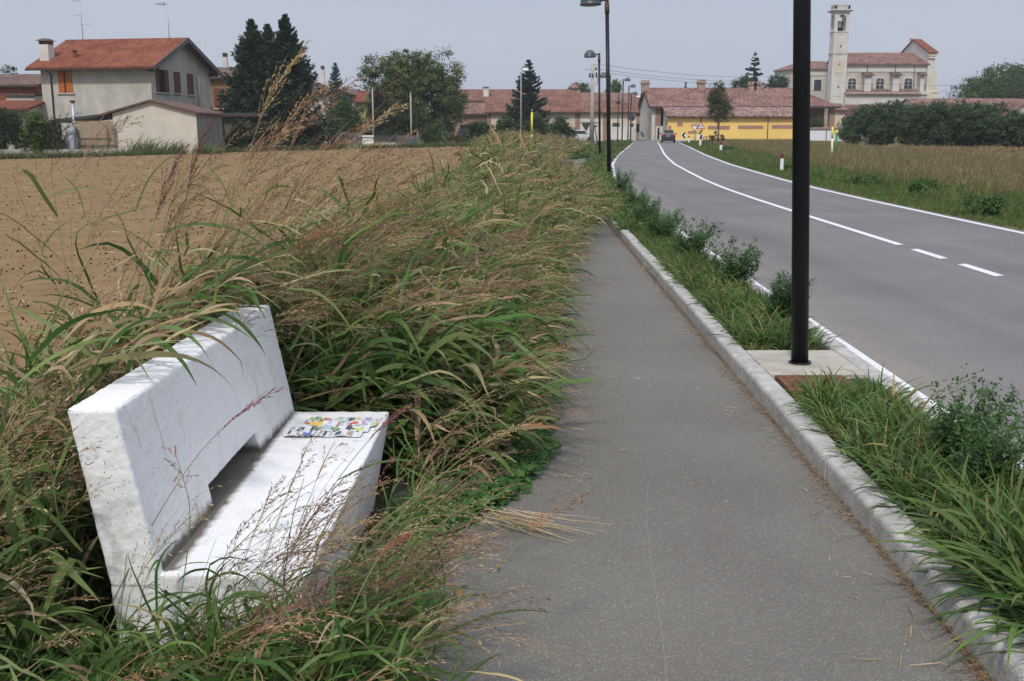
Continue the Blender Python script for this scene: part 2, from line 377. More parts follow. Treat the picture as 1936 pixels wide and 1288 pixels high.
# kerbs: a row of stones with open joints, real edges
def kerb(name, xa, xb, ztop, y0, y1, L=1.0, off=0.):
    g = M(); Y = y0+off; i = 0
    rr = random.Random(3)
    while Y < y1:
        e = min(Y+L-.005, y1); dz = rr.uniform(-.004, .004); dx = rr.uniform(-.004, .004); c = .012
        A, B = RX(xa, Y)+dx, RX(xb, Y)+dx; A2, B2 = RX(xa, e)+dx, RX(xb, e)+dx; zt = ztop+dz
        def ring(x0, x1, y): return [(x0, y, -.05), (x0, y, zt-c*2.2), (x0+c*.3, y, zt-c*1.2), (x0+c*1.0, y, zt-c*.4), (x0+c*2.2, y, zt), (x1-c, y, zt), (x1, y, zt-c), (x1, y, -.05)]
        g.hexa(ring(A, B, Y), ring(A2, B2, e))
        Y += L; i += 1
    return tag(g.build(name, CONC), kind='structure')
kerb('path_kerb', 1.41, 1.535, .122, -5.2, 60)
kerb('road_kerb', 2.155, 2.275, .125, -5.6, 60)
g = M(); g.box(1.535+.11, 2.15+.11, 6.55, 7.3, .05, .118)
tag(g.build('lamp_pad', PADM, bevel=.006), kind='structure')
# ploughed field: displaced sheet
def fbm(x, y, sc, seed):
    r = np.random.default_rng(seed); o = 0
    for k in range(14):
        a = r.uniform(0, 6.28); f = sc*r.uniform(.5, 2.2); o = o+np.sin((x*math.cos(a)+y*math.sin(a))*f+r.uniform(0, 6.28))/(1+f/sc)
    return o/8
def field_edge(X): return np.interp(X, [-60, -28, -24, -20, -15, -5, 2], [58, 58.5, 64, 76, 84.5, 100, 108])
def leftb(Y): return np.interp(Y, [-5, 10, 30, 60, 100, 140], [-2.35, -2.3, -2.05, -2.6, -3.9, -6])
nx, ny = 130, 150
uu = np.linspace(0, 1, nx)**1.5; vv = np.linspace(0, 1, ny)**1.8
gx = np.empty((ny, nx)); gy = np.empty((ny, nx))
for j in range(ny):
    Yb = -4+vv[j]*108
    x0 = leftb(Yb); xs = x0-uu*80
    gx[j] = xs; gy[j] = np.minimum(Yb, field_edge(xs)+.5*np.sin(xs*.7))
gz = .035*fbm(gx, gy, 5, 1)+.02*fbm(gx, gy, 14, 2)+.0*gx
V = np.stack([gx, gy, gz], -1).reshape(-1, 3)
i = (np.arange(ny-1)[:, None]*nx+np.arange(nx-1)[None]).ravel()
Q = np.stack([i, i+1, i+nx+1, i+nx], -1)
f = FB(); f.add(V, Q, np.full((len(V), 3), .3)); o = f.build('ploughed_field', mats=[SOIL]); tag(o, kind='structure')
# clods, stubble and weeds on the soil
def rocks(f, p, s, col):
    """small lumps: squashed irregular octahedra (as quads with shared tips)"""
    N = len(p); T = np.array([[1, 0, 0], [0, 1, 0], [-1, 0, 0], [0, -1, 0], [0, 0, .7], [0, 0, -.6]])
    V = p[:, None, :]+(T[None]*U(.5, 1.3, (N, 6, 1)))*s[:, None, None]
    Qt = np.array([[0, 1, 4, 4], [1, 2, 4, 4], [2, 3, 4, 4], [3, 0, 4, 4]])
    Qt = np.array([[4, 0, 5, 1], [4, 2, 5, 3], [4, 1, 5, 2], [4, 3, 5, 0]])
    Q = Qt[None]+(np.arange(N)*6)[:, None, None]
    f.add(V, Q, np.repeat(np.broadcast_to(col, (N, 3))[:, None], 6, 1))
def infield(n, ymax=100, pw=1.7):
    Y = 2+U(0, 1, n)**pw*ymax; X = leftb(Y)-.1-U(0, 1, n)**1.4*(10+Y*.75)
    ok = Y < field_edge(X)-.3
    return X[ok], Y[ok]
f = FB(); X, Y = infield(24000); Z = .035*fbm(X, Y, 5, 1)+.02*fbm(X, Y, 14, 2)
s = U(.006, .021, len(X))*(.8+Y/80)*np.where(U(0, 1, len(X)) > .95, 1.7, 1)
rocks(f, np.stack([X, Y, Z+s*.2], -1), s, vary((.25, .16, .088), len(X), .2, .03))
tag(f.build('soil_clods', mats=[DRY]), kind='stuff', label='brown clods of earth scattered over the ploughed field')
f = FB(); X, Y = infield(800); Z = np.zeros(len(X)); N = len(X)
K = 7
p = np.repeat(np.stack([X, Y, Z], -1), K, 0)+rng.normal(0, .045, (N*K, 3))*np.array([1.6, 1.2, 0])
big = np.repeat(1+Y/55, K)
f.ribbons(p, rng.normal(0, .5, (N*K, 3))+np.array([0, 0, .8]), U(.04, .10, N*K)*big, .012*big, 0., 2, vary(pick([(.13, .09, .05), (.14, .12, .06), (.19, .125, .07)], [3, 2, 2], N*K), N*K))
X, Y = infield(2600); N = len(X)
f.ribbons(np.stack([X, Y, np.full(N, .03)], -1), rng.normal(0, 1, (N, 3))*np.array([1, .5, .12]), U(.05, .2, N)*(1+Y/60), .012*(1+Y/50), 0., 2, vary((.5, .38, .22), N))
tag(f.build('field_weeds', mats=[DRY]), kind='stuff', label='withered weeds and straw bits dotted over the brown soil')

# ================================================================== BENCH
def whiteconc():
    m = bpy.data.materials.new('painted_concrete'); m.use_nodes = True; n = m.node_tree.nodes; L = m.node_tree.links; b = n['Principled BSDF']
    b.inputs['Roughness'].default_value = .85; b.inputs['Specular IOR Level'].default_value = .2
    t = n.new('ShaderNodeTexCoord')
    a = n.new('ShaderNodeTexNoise'); a.inputs['Scale'].default_value = 5; a.inputs['Detail'].default_value = 8; a.inputs['Roughness'].default_value = .7
    L.new(t.outputs['Object'], a.inputs[0])
    r = n.new('ShaderNodeValToRGB'); e = r.color_ramp.elements; e[0].position = .25; e[0].color = (.60, .59, .555, 1); e[1].position = .47; e[1].color = (.76, .76, .755, 1)
    L.new(a.outputs[0], r.inputs[0])
    # pinholes, stretched downwards
    mp = n.new('ShaderNodeMapping'); mp.inputs['Scale'].default_value = (1, 1, .45); L.new(t.outputs['Object'], mp.inputs[0])
    v = n.new('ShaderNodeTexVoronoi'); v.inputs['Scale'].default_value = 95; L.new(mp.outputs[0], v.inputs['Vector'])
    sp = n.new('ShaderNodeSeparateColor'); L.new(v.outputs['Color'], sp.inputs[0])
    g1 = n.new('ShaderNodeMath'); g1.operation = 'GREATER_THAN'; g1.inputs[1].default_value = .62; L.new(sp.outputs[0], g1.inputs[0])
    l1 = n.new('ShaderNodeMath'); l1.operation = 'LESS_THAN'; l1.inputs[1].default_value = .17; L.new(v.outputs['Distance'], l1.inputs[0])
    mu = n.new('ShaderNodeMath'); mu.operation = 'MULTIPLY'; L.new(g1.outputs[0], mu.inputs[0]); L.new(l1.outputs[0], mu.inputs[1])
    mu2 = n.new('ShaderNodeMath'); mu2.operation = 'MULTIPLY'; mu2.inputs[1].default_value = .75; L.new(mu.outputs[0], mu2.inputs[0])
    mx = n.new('ShaderNodeMix'); mx.data_type = 'RGBA'; mx.inputs[7].default_value = (.17, .16, .15, 1)
    L.new(mu2.outputs[0], mx.inputs[0]); L.new(r.outputs[0], mx.inputs[6])
    # grime streaks
    s2 = n.new('ShaderNodeMapping'); s2.inputs['Scale'].default_value = (7, 7, 1.4); L.new(t.outputs['Object'], s2.inputs[0])
    a2 = n.new('ShaderNodeTexNoise'); a2.inputs['Scale'].default_value = 2.2; a2.inputs['Detail'].default_value = 7; L.new(s2.outputs[0], a2.inputs[0])
    r2 = n.new('ShaderNodeValToRGB'); r2.color_ramp.elements[0].position = .64; r2.color_ramp.elements[0].color = (1, 1, 1, 1)
    r2.color_ramp.elements[1].position = .78; r2.color_ramp.elements[1].color = (.55, .53, .48, 1); L.new(a2.outputs[0], r2.inputs[0])
    m3 = n.new('ShaderNodeMix'); m3.data_type = 'RGBA'; m3.blend_type = 'MULTIPLY'; m3.inputs[0].default_value = 1
    L.new(mx.outputs[2], m3.inputs[6]); L.new(r2.outputs[0], m3.inputs[7])
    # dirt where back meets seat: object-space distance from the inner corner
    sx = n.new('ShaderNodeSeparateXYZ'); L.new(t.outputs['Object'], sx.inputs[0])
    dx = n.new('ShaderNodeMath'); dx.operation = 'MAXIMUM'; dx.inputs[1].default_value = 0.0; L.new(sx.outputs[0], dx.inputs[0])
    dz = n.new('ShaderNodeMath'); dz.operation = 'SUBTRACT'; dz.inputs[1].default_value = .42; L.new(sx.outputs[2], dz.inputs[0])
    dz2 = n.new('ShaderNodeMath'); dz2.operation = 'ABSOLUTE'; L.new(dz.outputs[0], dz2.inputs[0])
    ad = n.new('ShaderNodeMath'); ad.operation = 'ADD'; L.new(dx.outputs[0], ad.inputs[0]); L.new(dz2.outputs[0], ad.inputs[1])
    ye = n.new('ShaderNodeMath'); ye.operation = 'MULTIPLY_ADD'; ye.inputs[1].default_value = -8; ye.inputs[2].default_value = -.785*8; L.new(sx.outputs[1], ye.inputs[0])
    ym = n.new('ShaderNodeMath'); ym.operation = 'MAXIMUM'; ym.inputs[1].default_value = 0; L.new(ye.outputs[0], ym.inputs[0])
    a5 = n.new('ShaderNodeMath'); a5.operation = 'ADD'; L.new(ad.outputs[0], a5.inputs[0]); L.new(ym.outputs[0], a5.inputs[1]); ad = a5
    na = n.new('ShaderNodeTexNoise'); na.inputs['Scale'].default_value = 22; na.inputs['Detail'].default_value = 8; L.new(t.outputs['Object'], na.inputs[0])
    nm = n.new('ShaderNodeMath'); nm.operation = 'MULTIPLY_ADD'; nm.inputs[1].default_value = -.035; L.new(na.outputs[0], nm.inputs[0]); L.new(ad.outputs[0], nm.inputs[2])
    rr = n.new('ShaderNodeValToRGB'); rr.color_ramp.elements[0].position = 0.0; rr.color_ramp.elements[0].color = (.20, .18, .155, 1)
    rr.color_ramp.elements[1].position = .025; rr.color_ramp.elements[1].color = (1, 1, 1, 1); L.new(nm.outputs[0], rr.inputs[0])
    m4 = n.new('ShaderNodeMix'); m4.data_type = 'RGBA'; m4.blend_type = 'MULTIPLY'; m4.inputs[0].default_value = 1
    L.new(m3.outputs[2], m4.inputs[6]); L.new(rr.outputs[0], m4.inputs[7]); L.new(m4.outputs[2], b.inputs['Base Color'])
    a3 = n.new('ShaderNodeTexNoise'); a3.inputs['Scale'].default_value = 90; a3.inputs['Detail'].default_value = 6; L.new(t.outputs['Object'], a3.inputs[0])
    sb = n.new('ShaderNodeMath'); sb.operation = 'SUBTRACT'; L.new(a3.outputs[0], sb.inputs[0]); L.new(mu.outputs[0], sb.inputs[1])
    bp = n.new('ShaderNodeBump'); bp.inputs['Strength'].default_value = .28; bp.inputs['Distance'].default_value = .005
    L.new(sb.outputs[0], bp.inputs['Height']); L.new(bp.outputs[0], b.inputs['Normal'])
    return m
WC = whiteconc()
BY0, BY1 = 2.79, 4.54
def bx(x0, Y): return x0+.016*Y
bench = thing('concrete_bench', (bx(-1.04, 3.6), 3.6, 0), 'white painted concrete bench with solid leaning backrest, half swallowed by tall grass beside the path', 'bench')
g = M()
def ringx(Y): return [(bx(-1.16, Y), Y, -.05), (bx(-1.18, Y), Y, .42), (bx(-.615, Y), Y, .42), (bx(-.70, Y), Y, -.05)]
g.hexa(ringx(BY0), ringx(BY1))
tx1 = bpy.data.textures.new('cast_unevenness', 'CLOUDS'); tx1.noise_scale = .035; tx1.noise_depth = 3
tx2 = bpy.data.textures.new('cast_waviness', 'CLOUDS'); tx2.noise_scale = .22
def rough(o):
    s_ = o.modifiers.new('fine', 'SUBSURF'); s_.subdivision_type = 'SIMPLE'; s_.levels = 6; s_.render_levels = 6
    for tx, st in ((tx1, .005), (tx2, .005)):
        d_ = o.modifiers.new('uneven', 'DISPLACE'); d_.texture = tx; d_.strength = st; d_.mid_level = .5; d_.texture_coords = 'LOCAL'
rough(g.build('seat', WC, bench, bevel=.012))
g = M()
ya = G(403, 925, .44).y-.13; yb = G(490, 845, .44).y
prof = [(BY0-.003, .38), (ya, .38), (ya, .497), (yb, .497), (yb, .38), (BY1, .38), (BY1, .90), (BY0-.003, .90)]
def bfx(z): return -1.035-(z-.42)*.19      # front face leans back
def bbx(z): return -1.183-(z-.42)*.16
ycs, zcs = [BY0-.003, ya, yb, BY1], [.38, .497, .90]
back_ = [[g._a([(bx(bbx(z), Y), Y, z)]) for z in zcs] for Y in ycs]; front_ = [[g._a([(bx(bfx(z), Y), Y, z)]) for z in zcs] for Y in ycs]
cells = [(0, 0), (0, 1), (1, 1), (2, 0), (2, 1)]
for ci, ri in cells:
    for A_ in (back_, front_): g._f((A_[ci][ri], A_[ci+1][ri], A_[ci+1][ri+1], A_[ci][ri+1]))
    for (a_, b_, nb_) in (((ci, ri), (ci+1, ri), (ci, ri-1)), ((ci, ri+1), (ci+1, ri+1), (ci, ri+1)), ((ci, ri), (ci, ri+1), (ci-1, ri)), ((ci+1, ri), (ci+1, ri+1), (ci+1, ri))):
        if nb_ not in cells: g._f((back_[a_[0]][a_[1]], back_[b_[0]][b_[1]], front_[b_[0]][b_[1]], front_[a_[0]][a_[1]]))
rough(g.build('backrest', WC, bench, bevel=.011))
# newspaper sheets on the far end of the seat
cols = {'w': (.72, .73, .75), 'g': (.30, .42, .12), 'r': (.62, .06, .05), 'y': (.75, .52, .05), 'b': (.07, .13, .42), 'k': (.06, .06, .08), 'l': (.50, .60, .16), 'p': (.48, .30, .52), 's': (.40, .50, .58), 't': (.42, .30, .22), 'd': (.12, .2, .14), 'e': (.55, .6, .64)}
pm = [mat('print_'+k, v, .7, .2, vscale=70, col2=tuple(.75*c+.12 for c in v)) for k, v in cols.items()]; ki = {k: i for i, k in enumerate(cols)}
strips = [(4.35, 4.405, -.960, -.650, 'wwggdgtrtrwwlswskdyywwppww'),
          (4.275, 4.345, -.985, -.640, 'wwwtryyyywwswwtswsrrrwppwll'),
          (4.195, 4.27, -.990, -.660, 'sswtkwwkddtsssdgdwwkkklllww'),
          (4.125, 4.19, -.995, -.680, 'wkwwtwbbbwswwkwswkkewttwww')]
paper = thing('newspaper', (bx(-.84, 4.27), 4.27, .42), 'torn colour-printed newspaper sheets lying on the far end of the white bench seat', 'newspaper')
for si, (y0, y1, x0, x1, pat) in enumerate(strips):
    g = M(); n = len(pat); rr = random.Random(si)
    for k, ch in enumerate(pat):
        xa = x0+(x1-x0)*k/n; xb = x0+(x1-x0)*(k+1)/n; cut = 0
        q0, q1 = rr.uniform(.05, .35), rr.uniform(.6, .95)
        for (u0, u1, c) in ((0, q0, 'w' if rr.random() < .7 else rr.choice('eskt')), (q0, q1, ch), (q1, 1, 'w' if rr.random() < .6 else ch)):
            ya_, yb_ = y0+(y1-y0)*u0, y0+(y1-y0)*u1
            def zz(x, y): return .4245+.003*(1+math.sin(x*60+si))+.006*max(0, (y-y0)/(y1-y0)-.5)*abs(math.sin(x*23+si*2))
            g.cm = ki[c]
            g.poly([(bx(xa, ya_), ya_, zz(xa, ya_)), (bx(xb, ya_), ya_, zz(xb, ya_)), (bx(xb, yb_), yb_, zz(xb, yb_)), (bx(xa, yb_), yb_, zz(xa, yb_))])
    o = g.build('sheet', pm, paper)
    s_ = o.modifiers.new('thick', 'SOLIDIFY'); s_.thickness = .0012
# ================================================================== STREET LAMPS
BLK = mat('black_lamp_paint', (.011, .012, .014), .42, .25, var=.3, vscale=3)
HOOD = mat('grey_green_hood', (.055, .07, .075), .45, .5, var=.3, vscale=4)
RUST = mat('rusty_collar', (.13, .07, .045), .8, .2, var=.4, vscale=8)
GLASS = mat('lamp_glass', (.20, .13, .10), .25, .5)
def make_lamp(loc, label, H=5.75, side=-1, rad=.056, lean=0.):
    t = thing('street_lamp', loc, label, 'street lamp', 'hooded street lamps along the cycle path'); t.rotation_euler = (0, -R(lean), 0)
    x, y, z = loc
    g = M(); g.cyl((x, y, z), (x, y, z+H-.42), rad, rad*.9, 20); g.build('pole', BLK, t)
    g = M(); g.cyl((x, y, z-.005), (x, y, z+.012), rad*1.35, rad*1.3, 20); g.build('base_collar', BLK, t)
    g = M(); g.cyl((x, y, z+H-.42), (x, y, z+H-.08), rad*1.12, rad*1.12, 16); g.build('collar', RUST, t)
    g = M(); g.cyl((x-.0*side, y, z+H-.08), (x, y, z+H+.07), .05, .05, 12); g.tube([(x-side*.07, y, z+H+.02), (x+side*.12, y, z+H), (x+side*.27, y, z+H-.02)], [.05, .045, .06], 10)
    g.build('arm', HOOD, t)
    cx = x+side*.52
    g = M(); pr = [(.33*math.cos(a), .36*math.sin(a)) for a in np.linspace(0, math.pi/2*.97, 10)]
    g.lathe((cx, y, z+H-.10), [(.31, -.055), (.335, -.05), (.34, -.01)]+pr, 28); hood = g.build('hood', HOOD, t)
    g = M(); g.lathe((cx, y, z+H-.157), [(.10, -.02), (.24, -.014), (.285, .0)], 24); g.build('lamp_glass', GLASS, t)
    return t
p = G(1512, 686, .12)
make_lamp((p.x, p.y, .118), 'nearest black lamp post, thick and leaning slightly, on a concrete pad in the strip', lean=2.7)
make_lamp((P(1152, 333, 35.0).x, 35.0, .05), 'tall black lamp post whose hood is cut by the top of the picture', lean=1.8, H=5.60, rad=.068)
make_lamp((P(1134, 293, 62).x, 62, .02), 'lamp with a whole grey dome pointing left, left of the tall cut-off lamp', lean=1.3, rad=.066)
make_lamp((P(1149, 280, 90).x+.1, 90, .02), 'lamp whose dome peeks out between the two nearer lamp posts', H=5.9)
for px, Yl, yt, lab, hd in ((1176, 128, 151, 'slim far lamp post, highest of those whose domes point right', 1), (1187, 136, 163, 'slim lamp post behind the first right-pointing one, dome pointing right', 1), (1191.5, 146, 177, 'farthest slim lamp post before the village houses, partly hidden behind the others', 1)):
    make_lamp((P(px, 265, Yl).x, Yl, 0), lab, H=ZY(yt, Yl), side=hd, rad=.075)
# short pole with two low fittings
x, y = P(1167.5, 270, 112).x, 112
t = thing('sign_pole', (x, y, 0), 'thin dark pole carrying a small cross-shaped fitting, left of the far slim lamps', 'pole')
g = M(); g.cyl((x, y, 0), (x, y, ZY(178, 112)), .06, .045, 10); g.build('post', BLK, t)
g = M(); g.box(x-.25, x+.25, y-.05, y+.05, ZY(196, 112), ZY(192.5, 112)); g.lathe((x, y, ZY(197, 112)), [(.1, 0), (.2, .15), (.1, .5)], 8); g.build('fitting', HOOD, t)
# manhole cover
g = M(); px0 = 1.56; g.box(bx(px0, 6.2), bx(px0+.42, 6.2), 6.05, 6.5, .05, .125)
for k in range(6): g.box(bx(px0+.04+k*.06, 6.2), bx(px0+.06+k*.06, 6.2), 6.09, 6.46, .125, .129)
tag(g.build('drain_cover', mat('rusty_iron', (.22, .095, .05), .85, .3, vscale=12, col2=(.10, .045, .03), bump=.4, bscale=60), bevel=.004), 'rusty brown square iron cover half buried in grass beside the near lamp pad', 'drain cover')
# ================================================================== BUILDINGS
ROOF_RED = tilemat('roof_tiles_red', (.27, .095, .055), (.19, .065, .042), freq=5)
ROOF_OLD = tilemat('roof_tiles_old', (.35, .21, .172), (.14, .075, .06), freq=6)
ROOF_OLR = tilemat('roof_tiles_farm', (.30, .16, .115), (.15, .07, .05), freq=6)
ROOF_OLDY = tilemat('roof_tiles_old_side', (.30, .17, .13), (.13, .07, .06), along='y', freq=6)
ROOF_BRN = mat('roof_brown_sheet', (.14, .085, .07), .8, .2, var=.3, vscale=3)
ROOF_DRK = tilemat('roof_tiles_brown', (.20, .13, .105), (.12, .08, .07))
EAVE = mat('eave_timber', (.055, .04, .035), .8, .2)
PL_WHITE = mat('plaster_white', (.66, .63, .57), .95, .1, vscale=.7, col2=(.52, .49, .44), bump=.2, bscale=9)
PL_GREY = mat('plaster_grey_streaked', (.52, .49, .44), .95, .1, vscale=.6, col2=(.38, .355, .32), bump=.3, bscale=5, stretch=(1.6, 1.6, .8))
PL_CREAM = mat('plaster_cream', (.66, .57, .43), .95, .1, vscale=.5, col2=(.55, .47, .36), bump=.2, bscale=6)
PL_YEL = mat('plaster_yellow', (.86, .60, .19), .95, .1, vscale=.35, col2=(.78, .53, .16), bump=.2, bscale=6)
PL_OCHRE = mat('plaster_ochre', (.25, .15, .065), .95, .1, vscale=.6, col2=(.20, .12, .055))  # ochre darkened: the shade on the house is put into this colour
PL_LEMON = mat('plaster_lemon', (.40, .36, .17), .95, .1, vscale=.6, col2=(.33, .29, .15))
PL_REDB = mat('plaster_brick_red', (.24, .07, .04), .95, .1, vscale=.8, col2=(.17, .05, .03))
BRICK = mat('old_brick', (.33, .21, .16), .95, .1, vscale=1.6, col2=(.24, .16, .13), bump=.6, bscale=12)
BRICKP = mat('brick_grille', (.42, .24, .18), .95, .1, vscale=4, col2=(.30, .18, .15), bump=.8, bscale=14)
PANE = mat('window_glass', (.03, .035, .045), .15, .5)
DARK = mat('dark_opening', (.02, .018, .016), .9, .1)
SHUT_O = mat('shutter_orange_wood', (.42, .13, .025), .6, .3, var=.25, vscale=6, stretch=(6, 6, .6))
SHUT_D = mat('shutter_dark_wood', (.13, .045, .025), .65, .3, var=.25, vscale=6, stretch=(6, 6, .6))
STONE = mat('pale_stone', (.56, .54, .49), .9, .15, vscale=2, col2=(.44, .42, .39))
METAL = mat('galvanised_metal', (.42, .43, .46), .45, .5, metal=.3, var=.15)
DGREY = mat('dark_metal', (.05, .05, .055), .5, .4)
def antenna(x, y, z, h, label, kind=0, group='rooftop aerials'):
    t = thing('aerial', (x, y, z), label, 'aerial', group)
    g = M(); g.cyl((x, y, z-.4), (x, y, z+h), .035, .022, 6); g.build('mast', METAL, t)
    g = M()
    if kind == 1:
        g.hexa([(x-1.05, y, z+h-.10), (x-.25, y-.2, z+h-.1), (x-.25, y+.2, z+h-.1)], [(x-1.05, y, z+h), (x-.25, y-.2, z+h+.08), (x-.25, y+.2, z+h+.08)])
        g.cyl((x-.3, y, z+h-.02), (x, y, z+h-.05), .04, .04, 6)
    else:
        for dz, a, b in ((.4, -.75, .05), (h*.42, -.6, .1), (h*.62, -.3, .75)):
            zz = z+h-dz; g.cyl((x+a, y, zz), (x+b, y, zz), .018, .018, 5)
            for k in range(5):
                xx = x+a+(b-a)*k/4; g.cyl((xx, y-.22, zz), (xx, y+.22, zz), .01, .01, 4)
    g.build('elements', METAL, t)
    return t
def house(name, label, fr, L, W, zE, zR, wall, roof, ridge='x', over=.45, ovg=.35, hips='', wins=(), chims=(), group=None, cat='house', mono=None, z0=-.3, roofth=.16, gut=True, extra=None):
    """fr=(x,y,z,angle) front left corner; wins=(face,u,z,w,h,style); chims=(u,v,h,w,style)"""
    t = thing(name, (fr[0], fr[1], 0), label, cat, group)
    g = M(fr)
    if mono is not None:                  # roof rises from front zE to back zR
        g.hexa([(0, 0, z0), (0, W, z0), (0, W, zR-.05), (0, 0, zE-.05)], [(L, 0, z0), (L, W, z0), (L, W, zR-.05), (L, 0, zE-.05)])
    elif ridge == 'x' and not hips:
        pr = [(0, z0), (W, z0), (W, zE), (W/2, zR-.05), (0, zE)]
        g.hexa([(0, y, z) for y, z in pr], [(L, y, z) for y, z in pr])
    elif ridge == 'y':
        pr = [(0, z0), (L, z0), (L, zE), (L/2, zR-.05), (0, zE)]
        g.hexa([(x, 0, z) for x, z in pr], [(x, W, z) for x, z in pr])
    else:
        a = 0 if 'L' in hips else None
        hl, hr = (W/2 if 'L' in hips else 0), (W/2 if 'R' in hips else 0)
        g.box(0, L, 0, W, z0, zE)
        if 'L' not in hips: g.hexa([(0, 0, zE-.01), (0, W, zE-.01), (0, W/2, zR-.08)], [(.3, 0, zE-.01), (.3, W, zE-.01), (.3, W/2, zR-.08)])
        if 'R' not in hips: g.hexa([(L-.3, 0, zE-.01), (L-.3, W, zE-.01), (L-.3, W/2, zR-.08)], [(L, 0, zE-.01), (L, W, zE-.01), (L, W/2, zR-.08)])
    wo_ = g.build('wall', wall, t)
    g = M(fr); th = roofth
    if mono is not None:
        s = (zR-zE)/W
        g.slab([(-ovg, -over, zE-over*s+th), (L+ovg, -over, zE-over*s+th), (L+ovg, W+over*.5, zR+over*.5*s+th), (-ovg, W+over*.5, zR+over*.5*s+th)], th)
    elif ridge == 'x':
        s = (zR-zE)/(W/2); hl, hr = (W/2 if 'L' in hips else 0), (W/2 if 'R' in hips else 0)
        xl = -over if hl else -ovg; xr = L+over if hr else L+ovg; e = zE-over*s+th; r = zR+th
        rl = hl if hl else -ovg; rr = L-hr if hr else L+ovg
        g.slab([(xl, -over, e), (xr, -over, e), (rr, W/2, r), (rl, W/2, r)], th)
        g.slab([(xr, W+over, e), (xl, W+over, e), (rl, W/2, r-.004), (rr, W/2, r-.004)], th)
        if hl: g.slab([(xl, W+over, e), (xl, -over, e), (hl, W/2, r-.002)], th)
        if hr: g.slab([(xr, -over, e), (xr, W+over, e), (L-hr, W/2, r-.002)], th)
    else:
        s = (zR-zE)/(L/2); e = zE-over*s+th; r = zR+th
        g.slab([(-over, W+ovg, e), (-over, -ovg, e), (L/2, -ovg, r), (L/2, W+ovg, r)], th)
        g.slab([(L+over, -ovg, e), (L+over, W+ovg, e), (L/2, W+ovg, r-.004), (L/2, -ovg, r-.004)], th)
    ro = g.build('roof', roof, t)
    if ridge == 'x' and gut:
        g = M(fr); s = (zR-zE)/(W/2 if mono is None else W)
        g.box(-ovg-.02, L+ovg+.02, -over-.10, -over, zE-over*s-.10, zE-over*s+.03); g.build('gutter', EAVE, t)
    for f_, u, z, ww, hh, st in wins:
        def bx3(g, a, b, z_a, z_b, d0, d1):   # box on a wall face; d outward
            if f_ == 'front': g.box(a, b, -d1, -d0, z_a, z_b)
            elif f_ == 'right': g.box(L+d0, L+d1, a, b, z_a, z_b)
            else: g.box(-d1, -d0, a, b, z_a, z_b)
        a, b = u-ww/2, u+ww/2
        if st == 'pane':
            g = M(fr); bx3(g, a-.08, b+.08, z-.08, z+hh+.08, -.1, .03); w_ = g.build('window', STONE, t)
            g = M(fr); bx3(g, a, b, z, z+hh, .02, .036); g.build('pane', PANE, w_)
        elif st == 'dark':
            g = M(fr); bx3(g, a, b, z, z+hh, -.1, .012); g.build('opening', DARK, t)
        elif st == 'door':
            g = M(fr); bx3(g, a, b, z, z+hh, -.1, .02); g.build('door', DGREY, t)
        elif st == 'grille':
            g = M(fr); bx3(g, a, b, z, z+hh, -.1, .03); g.build('brick_grille', BRICKP, t)
        elif st == 'arch':
            g = M(fr); n = 9
            def arch(e_, d0, d1):
                pts = [(a-e_, z-e_), (b+e_, z-e_)]+[(u+(ww/2+e_)*math.cos(q), z+hh-.18*hh+(.18*hh+e_)*math.sin(q)) for q in np.linspace(0, math.pi, n)]
                g.hexa([(x_, -d0, z_) for x_, z_ in pts], [(x_, -d1, z_) for x_, z_ in pts])
            arch(.28, -.1, .06); w_ = g.build('window', STONE, t)
            g = M(fr); arch(0, .05, .075); p_ = g.build('pane', PANE, w_)
        elif st in ('shutO', 'shutD', 'shutDo'):
            mt = SHUT_O if st == 'shutO' else SHUT_D
            gap = ww*(.12 if st == 'shutO' else .02)
            if st == 'shutDo': gap = ww*.5
            g = M(fr); bx3(g, a, b, z, z+hh, -.1, .012); w_ = g.build('window', DARK, t)
            for s_, e_ in ((a-.03, u-gap*.6), (u+gap*.4, b+.03)):
                g = M(fr); bx3(g, s_, e_, z, z+hh, .02, .07); g.build('shutter', mt, w_)
            g = M(fr); bx3(g, a-.18, b+.18, z-.10, z-.02, -.05, .14); g.build('sill', STONE, w_)
    for (u, v, h, ww, st) in chims:
        s = (zR-zE)/(W/2) if mono is None else (zR-zE)/W
        base = (zR-abs(v-W/2)*s if mono is None else zE+v*s) if ridge == 'x' else zR-abs(u-L/2)*(zR-zE)/(L/2)
        g = M(fr); g.box(u-ww/2, u+ww/2, v-ww/2, v+ww/2, base-.3, base+h)
        c_ = g.build('chimney', {'w': PL_WHITE, 'b': BRICK, 'm': METAL}[st], ro)
        g = M(fr)
        if st != 'b':
            for k in range(4): g.box(u-ww/2+.02+k*(ww-.12)/3, u-ww/2+.10+k*(ww-.12)/3, v-ww/2, v+ww/2, base+h, base+h+.28)
            g.hexa([(u-ww*.72, v-ww*.72, base+h+.28), (u+ww*.72, v-ww*.72, base+h+.28), (u+ww*.72, v+ww*.72, base+h+.28), (u-ww*.72, v+ww*.72, base+h+.28)],
                   [(u-ww*.3, v-ww*.3, base+h+.48), (u+ww*.3, v-ww*.3, base+h+.48), (u+ww*.3, v+ww*.3, base+h+.48), (u-ww*.3, v+ww*.3, base+h+.48)])
        else:
            g.box(u-ww*.62, u+ww*.62, v-ww*.62, v+ww*.62, base+h, base+h+.14)
            for k in range(3): g.box(u-ww*.5+k*ww*.38, u-ww*.5+k*ww*.38+ww*.22, v-ww*.4, v+ww*.4, base+h+.14, base+h+.40)
        # the cap belongs to the chimney: built in place as one mesh beside its stack
        me = g.build('chimney_cap', ROOF_DRK if st != 'b' else BRICK, ro)
    return t
